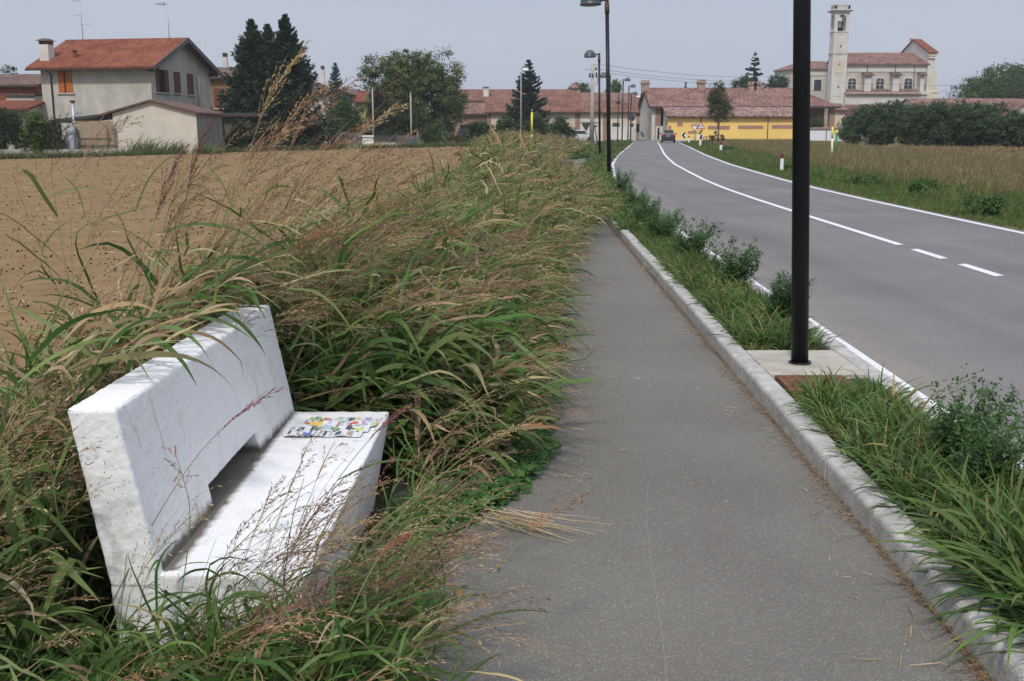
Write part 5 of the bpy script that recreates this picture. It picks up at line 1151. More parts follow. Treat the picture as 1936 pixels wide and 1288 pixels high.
0 and broadleaf('round_oak', 'dark tree cut by the right picture edge above the long low house', 'tree', 1880, 2010, 119, 230, 196, DG, [3, 3, 1], 34000, .36, lobn=26, seed=6, crown_lo=.1)
broadleaf('distant_tree', 'round distant tree over the roofs between the lamp posts', 'tree', 1138, 1186, 149, 230, 230, MG, [3, 3, 1], 12000, .4, seed=7)
broadleaf('distant_tree', 'low distant tree crowns left of the utility pole over the roofs', 'tree', 1062, 1118, 154, 230, 226, MG, [3, 3, 2], 11000, .4, seed=8)
broadleaf('garden_tree', 'small airy tree over the dark red house at the left edge', 'tree', 2, 54, 119, 200, 125, DG, [3, 3, 1], 1800, .22, seed=9, crown_lo=.35)
broadleaf('roadside_tree', 'slim young roadside tree with thin trunk and shoots before the yellow wall', 'tree', 1333, 1384, 152, 268, 118, [(.05, .07, .02), (.08, .095, .03), (.11, .12, .04)], [3, 3, 1], 11000, .13, lobn=16, seed=10, crown_lo=.36, dome=False, bark=BARKG, sd=.14)
broadleaf('sucker_shrub', 'shrubby shoots round the foot of the slim roadside tree', 'shrub', 1340, 1372, 246, 268, 117, [(.05, .06, .02), (.08, .085, .03)], [3, 3], 1600, .10, lobn=6, seed=11, crown_lo=.05)
# clipped and wild shrubs on the left
SH = [('clipped_bush', 'tall clipped green bush in front of the white house', 624, 677, 178, 255, 112, MG, 5200, .13, .0),
      ('purple_shrub', 'dark purple-leaved shrub between the lemon house and the walnut tree', 690, 742, 172, 255, 108, [(.05, .03, .03), (.035, .03, .02)], 4200, .16, .05),
      ('garden_bush', 'dark bush under the purple-leaved shrub, left of the bare poles', 640, 700, 207, 260, 102, DG, 3800, .14, .0),
      ('garden_bush', 'wide mid-green bush between the two bare pale poles', 712, 790, 190, 262, 104, [(.045, .07, .028), (.065, .09, .04)], 6500, .14, .0),
      ('garden_bush', 'bright yellow-green bush at the foot of the tall spruces', 520, 572, 214, 258, 92, [(.10, .17, .03), (.13, .2, .04)], 2600, .12, .0),
      ('garden_bush', 'low bush with pale leaves under the walnut tree', 795, 850, 232, 268, 106, MG, 3000, .13, .0),
      ('garden_bush', 'rusty brown shrub beside the path of dry grass near the blue-grey fence', 845, 880, 248, 268, 108, [(.16, .09, .04), (.10, .09, .03)], 1500, .10, .0),
      ('garden_bush', 'dark green bush in front of the patched brick barn', 880, 935, 226, 262, 110, DG, 3800, .14, .0),
      ('garden_bush', 'upright dark bush left of the slender lamp post', 936, 985, 218, 262, 108, DG, 3600, .14, .0),
      ('garden_bush', 'bush bent by wind just right of the slender lamp post', 985, 1040, 213, 262, 104, [(.05, .09, .035), (.08, .12, .05)], 4200, .14, .0),
      ('garden_bush', 'low spreading bush ending left of the white parked car', 1030, 1088, 222, 262, 104, [(.05, .09, .035), (.08, .12, .05)], 4000, .14, .0),
      ('garden_hedge', 'trimmed dark hedge in the garden right of the shed, left half', 424, 478, 228, 290, 79, [(.02, .04, .015), (.035, .055, .02)], 5200, .10, .0),
      ('garden_hedge', 'trimmed dark hedge in the garden below the spruces, right half', 470, 526, 234, 290, 80, [(.02, .04, .015), (.035, .055, .02)], 5200, .10, .0),
      ('hedge_bush', 'dark hedge bush at the left picture edge below the terracotta canopy', -30, 46, 204, 288, 69.5, [(.03, .055, .02), (.045, .075, .028)], 6500, .10, .0),
      ('hedge_bush', 'hedge bush with a patch of yellow leaves left of the grey tank', 36, 92, 214, 288, 69, [(.04, .075, .02), (.07, .11, .025), (.25, .24, .03)], 6000, .10, .0),
      ('hedge_bush', 'darker hedge bush next to the grey tank', 84, 121, 224, 288, 69.3, [(.03, .055, .02), (.05, .08, .025)], 3500, .10, .0),
      ('loggia_shrub', 'green bushy plant in front of the open barn loggia', 1528, 1556, 218, 248, 152.5, [(.07, .09, .03), (.09, .11, .03)], 1500, .17, .0),
      ('weedy_shrub', 'grey-green shrub before the white boundary wall, left of the dark hedge', 1588, 1628, 226, 264, 146, [(.06, .08, .04), (.045, .065, .03)], 2600, .16, .0)]
for nm, lab, a, b, yt, yb, Yd, cl, n, lf, lo in SH:
    broadleaf(nm, lab, 'hedge' if 'hedge' in nm else 'shrub', a, b, yt, yb, Yd, cl, [3, 2, 1][:len(cl)], int(n*2.4), lf, trunk=False, lobn=20, seed=hash(lab) % 1 + len(lab), crown_lo=lo, dome='hedge' not in nm)
# row of big dark shrubs on the right
for k, (a, b, yt, Yd, lab) in enumerate(((1596, 1680, 200, 100, 'first shrub from the left in the dark row right of the marker stakes'), (1650, 1730, 192, 97, 'tall shrub of the dark row under the church front'), (1706, 1790, 194, 94, 'third shrub of the dark row, under the church cross'),
                                 (1764, 1842, 190, 92, 'shrub of the dark row left of the round oaks'), (1818, 1894, 192, 90, 'shrub of the dark row under the round oak'), (1872, 1950, 204, 88, 'shrub of the dark row at the right picture edge'), (1930, 2010, 216, 86, 'last dark shrub cut off by the right picture edge'))):
    broadleaf('row_shrub', lab, 'shrub', a-10, b+8, yt+1, 285, Yd, [(.045, .08, .034), (.065, .105, .045), (.10, .145, .065)], [3, 3, 1.5], 26000, .15, trunk=False, lobn=34, seed=40+k, crown_lo=.0, group='dark shrub row before the church', dome=False, sd=.08)
# ================================================================== GRASSES
WIND = np.array([.55, .05, 0.])
def off_bench(cen):
    """False for blades that would run through the bench or hang over its seat"""
    x = cen[..., 0]-.016*cen[..., 1]; y = cen[..., 1]; z = cen[..., 2]
    inb = (y > BY0-.03) & (y < BY1+.03)
    solid = inb & (x > -1.30) & (x < -.66) & (z < .44)
    back = inb & (x > -1.33) & (x < -1.0) & (z < .91)
    air = inb & (x > -1.06) & (x < -.60) & (z < .80)
    return ~np.any(solid | back | air, 1)
def left_of_bench(cen):
    ok = off_bench(cen); x = cen[..., 0]-.016*cen[..., 1]; y = cen[..., 1]
    over = np.any((x > -1.30) & (y < 4.3), 1)
    return ok & (~over | (rng.uniform(0, 1, len(ok)) < .55) & ~np.any((x > -1.08) & (y < 4.3), 1))
def low_front(cen):
    x = cen[..., 0]-.016*cen[..., 1]; y = cen[..., 1]; z = cen[..., 2]
    return off_bench(cen) & ~np.any((z > .52) & (y < 3.2) & (x > -1.9), 1)
GREENS = [(.075, .14, .032), (.10, .175, .045), (.145, .205, .065), (.055, .115, .03)]
TANS = [(.44, .34, .19), (.36, .27, .145), (.27, .175, .095)]
MAR = [(.155, .095, .065), (.27, .175, .10), (.38, .28, .155)]
def panicles(fd, tip, d, Lp, col, nb=13, ns=7, sz=.009, wsz=.0032, bw=.0018, bend=(.5, .0, -1.0), keep=None, open_=.27):
    """seed heads: an axis, side branches and spikelets along them"""
    N = len(tip); d = nrm(d); Lp = np.broadcast_to(Lp, (N,)); bend = np.array(bend)
    u = np.tile(np.linspace(0, .88, nb), N); k = np.repeat(np.arange(N), nb)
    base = tip[k]+d[k]*(Lp[k]*u)[:, None]+bend[None]*(Lp[k]*u*u*.22)[:, None]
    dd = nrm(d[k]+bend[None]*(u*.5)[:, None]+rng.normal(0, open_, (N*nb, 3)))
    L = Lp[k]*U(.28, .5, N*nb)*(1.08-u*.55)
    c0 = col[k]
    fd.ribbons(tip, d, Lp, bw*2.2, bend*.5, 4, col*.9, prof='stem', keep=keep)
    cen = fd.ribbons(base, dd, L, bw, bend*.8, 4, c0*.95, prof='stem', keep=keep)
    if cen is None: return
    if keep is not None: ok = keep(cen); cen = cen[ok]; c0 = c0[ok]; L = L[ok]
    if len(cen) == 0: return
    S = cen.shape[1]-1; m = len(cen)
    tt = np.tile(np.linspace(.18, 1, ns), m)+rng.normal(0, .03, m*ns); kk = np.repeat(np.arange(m), ns)
    q = np.clip(tt, 0, .999)*S; i0 = q.astype(int); fr_ = (q-i0)[:, None]
    p = cen[kk, i0]*(1-fr_)+cen[kk, i0+1]*fr_; ax = nrm(cen[kk, i0+1]-cen[kk, i0])
    fd.ribbons(p, ax+rng.normal(0, .38, (len(p), 3)), U(.7, 1.3, len(p))*sz, wsz, 0., 2, vary(c0[kk], len(p), .28, .07), prof='seed', roll=1.5, keep=keep)
def reeds(f, fd, X, Y, H, nleaf=6, S=8, SL=9, leafL=(.28, .62), leafW=(.009, .024), lean=.42, dry=.36, pan=.8, keep=None, wscale=1., pans=(15, 9), Z=0., leandir=None, psz=(.014, .0036)):
    N = len(X); H = np.broadcast_to(H, (N,)); base = np.stack([X, Y, np.full(N, Z)], -1)
    d0 = np.stack([lean*rng.normal(.85, .6, N), rng.normal(.05, .34, N), np.ones(N)], -1)
    if leandir is not None: d0[:, :2] += leandir
    gcol = vary(pick([(.12, .19, .05), (.18, .23, .07), (.30, .27, .10)], [3, 2, 1], N), N)
    cen = f.ribbons(base, d0, H, .0055*wscale, np.stack([U(.2, .9, N), rng.normal(0, .15, N), -U(0, .35, N)], -1), S, gcol, prof='stem', roll=1.5, keep=keep)
    # leaves
    n = N*nleaf; k = np.repeat(np.arange(N), nleaf); tt = np.tile(np.linspace(.10, .86, nleaf), N)+rng.normal(0, .05, n)
    q = np.clip(tt, .02, .97)*S; i0 = q.astype(int); fr_ = (q-i0)[:, None]
    p = cen[k, i0]*(1-fr_)+cen[k, i0+1]*fr_; ax = nrm(cen[k, i0+1]-cen[k, i0])
    a = U(0, 6.283, n); out = np.stack([np.cos(a), np.sin(a), np.zeros(n)], -1)
    dd = ax*U(.4, 1.2, n)[:, None]+out*.95+WIND*.55
    pn = np.sin(X*3.1+Y*1.7)*.6+np.sin(X*1.3-Y*2.9+2)*.6; isdry = U(0, 1, n) < np.clip(dry+(.45-tt)*.5+.16*pn[k], .05, .9)
    c = np.where(isdry[:, None], vary(pick(TANS, [3, 2, 1], n), n), vary(pick(GREENS, [3, 3, 2, 2], n), n))
    tipc = np.where((U(0, 1, n) < .5)[:, None], c*.8+np.array(TANS[1])*.25, c)
    bend = np.stack([rng.normal(.7, .9, n), rng.normal(0, .8, n), -U(.8, 4.4, n)], -1)
    hs = np.repeat(H, nleaf)
    f.ribbons(p, dd, U(leafL[0], leafL[1], n)*(.6+.5*hs), U(leafW[0], leafW[1], n)*wscale*np.where(isdry, .85, 1), bend, SL, c, tip=tipc, keep=keep, roll=.9, kink=.5, curl=.3)
    # seed heads
    has = U(0, 1, N) < pan; tip = cen[has, -1]; ax = nrm(cen[has, -1]-cen[has, -2]); m = len(tip)
    mar = (pn[has]*.4+rng.normal(0, .35, m)) > .42 if m else None
    if m: panicles(fd, tip, ax+np.array([.25, 0, .0]), U(.22, .40, m), vary(np.where(mar[:, None], np.array(MAR[0]), pick(MAR, [.4, 3, 3], m)), m), nb=pans[0], ns=pans[1], sz=psz[0], wsz=psz[1], bend=(.9, 0, -.9), keep=keep)
    return cen
def broad(f, X, Y, Z, size, cols, wts, spread=None, keep=None, tilt=.5):
    n = len(X); p = np.stack([X, Y, Z], -1)
    if keep is not None:
        ok = keep(p[:, None, :]); p = p[ok]; n = len(p); size = size[ok]
    nor = nrm(np.stack([rng.normal(.1, tilt, n), rng.normal(-.35, tilt, n), np.ones(n)], -1))
    f.leaves(p, nor, size, vary(pick(cols, wts, n), n, .28, .06), shape='heart', asp=.62)
def right_root(Y): return np.interp(Y, [0, 2.6, 3.0, 4.4, 4.8, 6, 9, 13, 17, 24, 30, 40, 60, 140], [-1.25, -1.3, -1.35, -1.35, -.28, -.18, -.05, .20, .85, 1.0, .5, .0, -.5, -2.2])
def bankpts(n, y0, y1, hfun=None, rpow=1.0):
    Y = U(y0, y1, n); L_ = leftb(Y)+.50; Rr = RX(right_root(Y), Y); q = U(0, 1, n)**rpow; return L_+(Rr-L_)*q, Y, q
# --- near bank (seen blade by blade)
f = FB(); fd = FB()
X, Y, q = bankpts(1050, 4.75, 8.5); H = np.interp(q, [0, .25, .7, 1], [.70, 1.05, .88, .42])*U(.7, 1.15, len(X)); reeds(f, fd, X, Y, H, nleaf=10, keep=off_bench, lean=.5, pan=.24, leafW=(.012, .034))
X, Y, q = bankpts(1250, 8.5, 15); H = np.interp(q, [0, .25, .7, 1], [.60, 1.0, .9, .5])*U(.7, 1.15, len(X)); reeds(f, fd, X, Y, H, nleaf=8, S=6, SL=6, lean=.55, wscale=1.5, pans=(9, 6), psz=(.018, .0055), pan=.32)
# behind the backrest and left of it
n = 900; Y = U(2.3, 4.8, n); X = U(-2.15, -1.42, n)+.016*Y; H = U(.65, 1.15, n)*np.interp(Y, [2.3, 3.2, 4.5], [.62, .8, 1])*np.interp(X, [-2.15, -1.6], [.55, 1]); reeds(f, fd, X, Y, H, nleaf=9, keep=left_of_bench, lean=.22, dry=.34, pan=.28, leafL=(.25, .58), leafW=(.010, .029))
# taller plants against the field, behind the bench end
n = 180; Y = U(4.1, 6.2, n); X = U(-1.80, -1.15, n); H = U(.95, 1.55, n); reeds(f, fd, X, Y, H, nleaf=5, keep=off_bench, lean=.5, dry=.5, pan=.85, pans=(18, 10), leafL=(.2, .42), leafW=(.008, .018))
# bottom left corner, right at the camera's feet
n = 420; Y = U(1.75, 2.72, n); X = U(-1.9, -.40, n); H = U(.26, .56, n)*np.interp(X, [-1.9, -1.2, -.3], [1.1, .9, .8]); reeds(f, fd, X, Y, H, nleaf=6, keep=low_front, lean=.55, dry=.25, leafL=(.15, .36), leafW=(.006, .015), pan=.05)
n = 210; Y = U(2.30, 3.0, n); X = U(-.95, -.42, n)+.016*Y; ok_ = (Y < 2.72) | (X > -.52); X, Y = X[ok_], Y[ok_]; n = len(X); H = U(.30, .52, n); reeds(f, fd, X, Y, H, nleaf=6, keep=off_bench, lean=.35, dry=.2, leafL=(.16, .36), leafW=(.006, .014), pan=.12)
# dry and green blades hanging over the top of the backrest
def drape(cen):
    x = cen[..., 0]-.016*cen[..., 1]; z = cen[..., 2]; y = cen[..., 1]
    return ~np.any((z < .912) & (x > -1.31) & (x < -1.035-(z-.42)*.19+.006) & (y < BY1+.02), 1) & ~np.any((x > -1.0) & (z < .70), 1)
n = 420; Y = np.concatenate([U(3.0, 4.75, n//2), U(3.9, 4.8, n-n//2)]); X = U(-1.50, -1.26, n)+.016*Y; Z_ = U(.72, 1.02, n)
dr = U(0, 1, n) < .55; c_ = np.where(dr[:, None], vary(pick(TANS, [3, 2, 1], n), n), vary(pick(GREENS, [3, 3, 2, 2], n), n))
f.ribbons(np.stack([X, Y, Z_], -1), np.stack([U(.4, 1.2, n), rng.normal(-.2, .5, n), U(.1, .9, n)], -1), U(.2, .5, n), U(.010, .026, n), np.stack([U(.1, .8, n), rng.normal(0, .6, n), -U(1.2, 3.6, n)], -1), 10, c_, tip=c_*.85, keep=drape, roll=.9, kink=.3, curl=.4)
n = 150; Y = U(2.38, 2.70, n); X = U(-1.12, -.55, n)+.016*Y; H = U(.36, .60, n); reeds(f, fd, X, Y, H, nleaf=6, keep=off_bench, lean=.3, dry=.2, leafL=(.14, .32), leafW=(.006, .013), pan=.15)
# beside the seat front
n = 46; Y = U(2.7, 4.3, n); X = U(-.60, -.44, n)+.016*Y; H = U(.22, .42, n); reeds(f, fd, X, Y, H, nleaf=4, keep=off_bench, lean=.2, dry=.25, leafL=(.2, .4), leafW=(.006, .012), pan=.3)
X, Y, q = bankpts(3600, 4.6, 11); n = len(X); p_ = np.stack([X+.25*q, Y, U(.03, .62, n)*np.interp(q, [0, .5, 1], [.6, 1.1, .8])], -1)
f.ribbons(p_, rng.normal(0, .7, (n, 3))+np.array([.9, -.1, .35]), U(.15, .5, n), U(.0018, .0045, n), np.array([.3, 0, -1.6]), 6, vary(pick(TANS+[(.2, .12, .07), (.11, .17, .05)], [1, 2, 3, 2, 4], n), n), prof='stem', roll=1.5, keep=off_bench, kink=.35)
tag(f.build('tall_grass'), kind='stuff', label='dense wind-blown tall grass with green and dry leaves filling the bank round the bench')
tag(fd.build('grass_seed_heads', mats=[DRY]), kind='stuff', label='brown and maroon feathery seed heads over the tall grass')
# --- far bank
f = FB(); fd = FB()
X, Y, q = bankpts(1700, 15, 30); H = np.interp(q, [0, .3, .7, 1], [.6, 1.0, .95, .6])*U(.7, 1.15, len(X)); reeds(f, fd, X, Y, H, nleaf=5, S=4, SL=4, lean=.6, wscale=1.9, pans=(7, 3), psz=(.032, .012), pan=.45, dry=.42)
X, Y, q = bankpts(3400, 30, 100); Y = 30+(Y-30)**1.0; H = np.interp(q, [0, .3, .7, 1], [.9, 1.2, 1.0, .55])*U(.7, 1.25, len(X)); reeds(f, fd, X, Y, H, nleaf=5, S=3, SL=3, lean=.6, wscale=4.5, pans=(5, 2), psz=(.07, .03), pan=.55, dry=.48)
tag(f.build('far_tall_grass'), kind='stuff', label='tall grass bank running away beside the cycle path towards the village')
tag(fd.build('far_seed_heads', mats=[DRY]), kind='stuff', label='straw-brown seed heads over the distant part of the grass bank')
# --- broad leaves and creepers underneath
f = FB()
X, Y, q = bankpts(11000, 4.7, 12); Z = U(.02, .62, len(X))*np.interp(q, [0, .5, 1], [.9, 1, .55]); broad(f, X, Y, Z, U(.04, .085, len(X)), GREENS, [3, 3, 1, 2], keep=off_bench)
X = -2.4+U(0, 1, 9000)**1.35*2.05; Y = U(1.7, 2.76, 9000); Z = U(.01, .36, 9000)*np.interp(X, [-2.4, -1.3, -.4], [1.4, .9, .45]); broad(f, X, Y, Z, U(.028, .062, 9000), [(.04, .10, .02), (.06, .135, .03), (.08, .16, .04)], [3, 3, 1], keep=off_bench)
X = U(-2.3, -1.36, 3000); Y = U(2.5, 4.9, 3000); Z = U(.02, .5, 3000); broad(f, X, Y, Z, U(.035, .08, 3000), [(.04, .10, .02), (.06, .13, .03)], [3, 2], keep=off_bench)
X, Y, q = bankpts(3500, 4.7, 9); Z = U(.3, .75, len(X))*np.interp(q, [0, .5, 1], [.7, 1, .5]); broad(f, X, Y, Z, U(.035, .075, len(X)), GREENS, [1, 3, 2, 1], keep=off_bench)
tag(f.build('bindweed'), kind='stuff', label='dark green heart-leaved creeper tangled under the tall grass')
f = FB()   # creeping onto the asphalt
n = 1500; Y = 4.1+U(0, 1, n)**1.2*2.6; X = np.interp(Y, [4.1, 4.6, 5.2, 6.7], [-.25, .05, .22, .18])-np.abs(rng.normal(0, .17, n)); broad(f, X, Y, U(.012, .07, n), U(.025, .055, n), [(.05, .13, .03), (.07, .16, .04)], [2, 1], tilt=.3, keep=off_bench)
n = 260; Y = U(3.2, 4.3, n); X = U(-.62, -.30, n)+.016*Y; broad(f, X, Y, U(.012, .10, n), U(.03, .055, n), [(.05, .13, .03), (.07, .16, .04)], [2, 1], keep=off_bench)
tag(f.build('creeping_vine'), kind='stuff', label='small bright leaves of a creeper spilling onto the cycle path edge')
# --- litter of straw and dead leaves
f = FB()
def litter(n, X, Y, z=.010, L=(.02, .09), cols=TANS): f.ribbons(np.stack([X, Y, np.full(n, z)+U(0, .014, n)], -1), rng.normal(0, 1, (n, 3))*np.array([.8, 1, .06]), U(L[0], L[1], n), U(.0015, .0045, n), np.array([0, 0, -.3]), 3, vary(pick(cols, [3, 2, 2], n), n), prof='leaf', roll=.3, kink=.25)
n = 8500; Y = 2.6+U(0, 1, n)**1.3*17; X = RX(1.408, Y)-np.abs(rng.normal(0, .026, n))*np.maximum(.15, 1+.7*np.sin(Y*3.1)+.6*np.sin(Y*7.3)); litter(n, X, Y, L=(.008, .038), cols=[(.34, .22, .11), (.22, .13, .07), (.30, .21, .12)])
n = 160; Y = 2.6+U(0, 1, n)**1.3*10; X = RX(1.36, Y)-np.abs(rng.normal(0, .10, n)); litter(n, X, Y, L=(.04, .16))
n = 900; Y = U(3.3, 4.7, n); X = -.22-np.abs(rng.normal(0, .16, n)); litter(n, X, Y, L=(.02, .10), cols=[(.36, .26, .14), (.22, .13, .07), (.3, .22, .12)])
n = 500; Y = U(4.5, 12, n); X = RX(.30, Y)-np.abs(rng.normal(0, .2, n)); litter(n, X, Y)
n = 120; Y = U(2.8, 9, n); X = U(-.2, 1.3, n)+.016*Y; litter(n, X, Y, L=(.008, .03))
tag(f.build('straw_litter', mats=[DRY]), kind='stuff', label='orange-brown straw and leaf litter along the kerb foot and path edge')
f = FB(); n = 30; Y = U(3.4, 4.5, n); X = U(-.5, -.05, n)
f.leaves(np.stack([X, Y, U(.015, .04, n)], -1), nrm(rng.normal(0, .4, (n, 3))+np.array([0, 0, 1.])), U(.018, .04, n), vary(pick([(.22, .10, .05), (.33, .17, .07), (.5, .3, .05)], [3, 2, .5], n), n), shape='heart', asp=.7)
tag(f.build('dead_leaves', mats=[DRY]), kind='stuff', label='curled brown dead leaves on the asphalt beside the bench')
# --- planted strip: low broad-bladed grass hanging over the kerb
f = FB()
def tufts(n, x0, x1, y0, y1, nb, L, W, cols, wts, bend=2.6, SL=7, pw=1.0, lean=(0, 0), z=.09, tip=None, keep=None):
    Y = y0+U(0, 1, n)**pw*(y1-y0); X = RX(U(x0, x1, n), Y); k = np.repeat(np.arange(n), nb); N = n*nb
    a = U(0, 6.283, N); el = U(.2, 1.35, N)
    p = np.stack([X[k]+rng.normal(0, .02, N), Y[k]+rng.normal(0, .02, N), np.full(N, z)], -1)
    d = np.stack([np.cos(a)*np.cos(el)+lean[0], np.sin(a)*np.cos(el)+lean[1], np.sin(el)], -1)
    Ls = U(L[0], L[1], N)*U(.7, 1.2, n)[k]
    b = np.stack([np.cos(a)*.6+.3, np.sin(a)*.6, -U(.6, 1.2, N)*bend], -1)
    c = vary(pick(cols, wts, n)[k], N, .25, .06)
    f.ribbons(p, d, Ls, U(W[0], W[1], N), b, SL, c, tip=c*np.array([1.15, 1.02, .9]) if tip is None else vary(tip, N, .2, .05), roll=.5, keep=keep)
SG = [(.075, .15, .035), (.11, .185, .05), (.07, .125, .05), (.16, .21, .075)]
def not_pad(cen):
    x = cen[..., 0]; y = cen[..., 1]; z = cen[..., 2]
    return ~np.any((y > 6.62) & (y < 7.28) & (z < .16) & (x < 2.3), 1)
tufts(380, 1.57, 2.00, 1.9, 5.98, 22, (.12, .31), (.007, .016), SG+[(.27, .22, .10)], [3, 3, 2, 1, .45], keep=not_pad)
tufts(480, 1.57, 2.14, 1.9, 6.35, 15, (.05, .13), (.006, .013), SG+[(.3, .2, .1)], [3, 3, 2, 1, .5], SL=4, keep=not_pad)
tufts(290, 1.58, 2.02, 7.4, 12, 20, (.12, .30), (.009, .017), SG+[(.27, .22, .10)], [3, 3, 2, 1, .7], SL=5, keep=not_pad)
tufts(520, 1.56, 2.14, 7.4, 17, 14, (.08, .22), (.007, .012), SG, [3, 3, 1, 1], SL=4, keep=not_pad)
tufts(900, 1.45, 2.2, 16, 36, 14, (.12, .36), (.012, .022), SG, [3, 3, 1, 1], SL=3)
tufts(1300, 1.2, 2.25, 30, 62, 11, (.14, .36), (.03, .05), [(.06, .12, .03), (.10, .15, .045), (.2, .17, .08)], [3, 3, 1], SL=3, z=0)
tufts(1500, -.8, 2.3, 58, 131, 10, (.2, .5), (.06, .10), [(.06, .11, .03), (.10, .14, .045), (.2, .17, .08)], [3, 3, 1], SL=2, z=0)
tufts(30, 1.60, 1.95, 2.7, 4.0, 16, (.28, .48), (.013, .023), SG, [2, 3, 1, 1], bend=2.2, SL=9, lean=(-.45, 0))
# low weeds with tan straw under the blades
tufts(240, 1.56, 1.66, 2.6, 16, 7, (.04, .12), (.004, .007), [(.28, .19, .09), (.2, .12, .06)], [1, 1], SL=3, keep=not_pad)
tag(f.build('strip_grass'), kind='stuff', label='arching green grass blades filling the strip between path kerb and road')
# --- right verge and field
f = FB()
def verge(n, a0, a1, y0, y1, nb, L, W, cols, wts, pw=1.6, bend=1.6, SL=2, jit=.05):
    Y = y0+U(0, 1, n)**pw*(y1-y0); X = RX(a0+U(0, 1, n)*(a1-a0), Y); k = np.repeat(np.arange(n), nb); N = n*nb; sc = (.6+Y[k]/42)
    p = np.stack([X[k]+rng.normal(0, jit, N)*sc, Y[k]+rng.normal(0, jit, N)*sc, np.full(N, -.03)], -1)
    d = rng.normal(0, .38, (N, 3))+np.array([.15, 0, 1.]); c = vary(pick(cols, wts, n)[k], N, .25, .06)
    f.ribbons(p, d, U(L[0], L[1], N), U(W[0], W[1], N)*sc, np.array([.3, 0, -bend]), SL, c, roll=1., prof='leaf')
VG = [(.07, .13, .03), (.10, .17, .04), (.05, .10, .025)]; VB = [(.24, .18, .09), (.18, .14, .07), (.31, .24, .14), (.12, .14, .05)]
verge(9000, 8.25, 9.6, 10, 132, 9, (.05, .15), (.008, .014), VG+[(.22, .17, .08)], [3, 3, 1, 1.4])
verge(7000, 9.2, 12.5, 14, 132, 9, (.12, .36), (.009, .016), VG+VB[:2], [3, 3, 2, 1.3, 1])
verge(9000, 11, 22, 20, 134, 8, (.30, .62), (.008, .014), VB+VG[:1], [3, 2, 2, 2, .8])
tag(f.build('verge_grass'), kind='stuff', label='green grass verge turning to dry stalks right of the road')
f = FB()
n = 16000; Y = 24+U(0, 1, n)**1.3*68; X = RX(13, Y)+U(0, 1, n)*(Y*.62+4); k = np.repeat(np.arange(n), 6); N = n*6; sc = .6+Y[k]/42
p = np.stack([X[k]+rng.normal(0, .10, N), Y[k]+rng.normal(0, .10, N), np.full(N, -.03)], -1)
c = vary(pick([(.25, .17, .085), (.31, .23, .13), (.18, .12, .06), (.11, .12, .045)], [3, 2, 2, 1.4], n)[k], N, .25, .05)
f.ribbons(p, rng.normal(0, .35, (N, 3))+np.array([.15, 0, 1.]), U(.20, .46, N), U(.012, .03, N)*sc, np.array([.4, 0, -1.8]), 2, c, roll=1.)
tag(f.build('dry_crop', mats=[DRY]), kind='stuff', label='withered brown crop filling the field right of the road')
g = M(); g.poly([(RX(9.2, 10), 6, -.02), (160, 10, -.02), (160, 150, -.02), (RX(9.2, 131), 148, -.02), (RX(9.2, 100), 100, -.02), (RX(9.2, 60), 60, -.02), (RX(9.2, 35), 35, -.02)])
tag(g.build('crop_field_soil', mat('crop_soil', (.17, .12, .06), .95, .05, vscale=.5, col2=(.11, .09, .04), bump=.6, bscale=6)), kind='structure')
# --- margins of the ploughed field and garden feet
f = FB()
n = 5200; X = U(-50, 3, n); Y = field_edge(X)+np.abs(rng.normal(0, 1.3, n))-.3; nb = 8; k = np.repeat(np.arange(n), nb); N = n*nb
p = np.stack([X[k]+rng.normal(0, .15, N), Y[k]+rng.normal(0, .15, N), np.full(N, -.03)], -1)
f.ribbons(p, rng.normal(0, .4, (N, 3))+np.array([.1, 0, 1.]), U(.15, .55, N)*np.repeat(U(.5, 1.3, n), nb), U(.02, .045, N), np.array([.4, 0, -2.]), 3, vary(pick([(.07, .11, .035), (.11, .13, .05), (.19, .16, .08)], [3, 2, 1], n)[k], N), roll=1.)
tag(f.build('field_margin_grass'), kind='stuff', label='rough grass margin along the far side of the ploughed field')
f = FB(); fd = FB()
cl = [(252, 1.0), (262, 1.4), (275, 1.1), (318, 1.2), (330, .9), (376, .9), (388, .8), (402, .7), (165, .9), (182, .6), (300, .5)]
for px, hh in cl:
    q = P(px, 285, 70); n = 70; nb = 1
    f.ribbons(np.stack([q.x+rng.normal(0, .35, n), 70+rng.normal(0, .3, n), np.zeros(n)], -1), rng.normal(0, .35, (n, 3))+np.array([.35, 0, 1.]), U(.5, 1.25, n)*hh, U(.03, .05, n), np.array([1.4, 0, -1.4]), 5, vary(pick([(.12, .17, .06), (.20, .22, .10)], [2, 1], n), n), roll=1.)
tag(f.build('tall_weeds'), kind='stuff', label='tall feathery weed clumps growing against the shed wall')
# distant tree line and meadow beyond, so the horizon is closed
f = FB(); n = 5200; X = U(-420, 460, n); Y = 330+U(0, 60, n); Z = U(0, 1, n)*(5+3.5*np.sin(X*.03)+2*np.sin(X*.11+1))
f.leaves(np.stack([X, Y, Z], -1), nrm(rng.normal(0, 1, (n, 3))+np.array([0, -1, .6])), U(2.5, 5, n), vary((.06, .085, .05), n, .25, .05), asp=.8)
tag(f.build('distant_woods'), kind='stuff', label='far low woods closing the horizon behind the village')

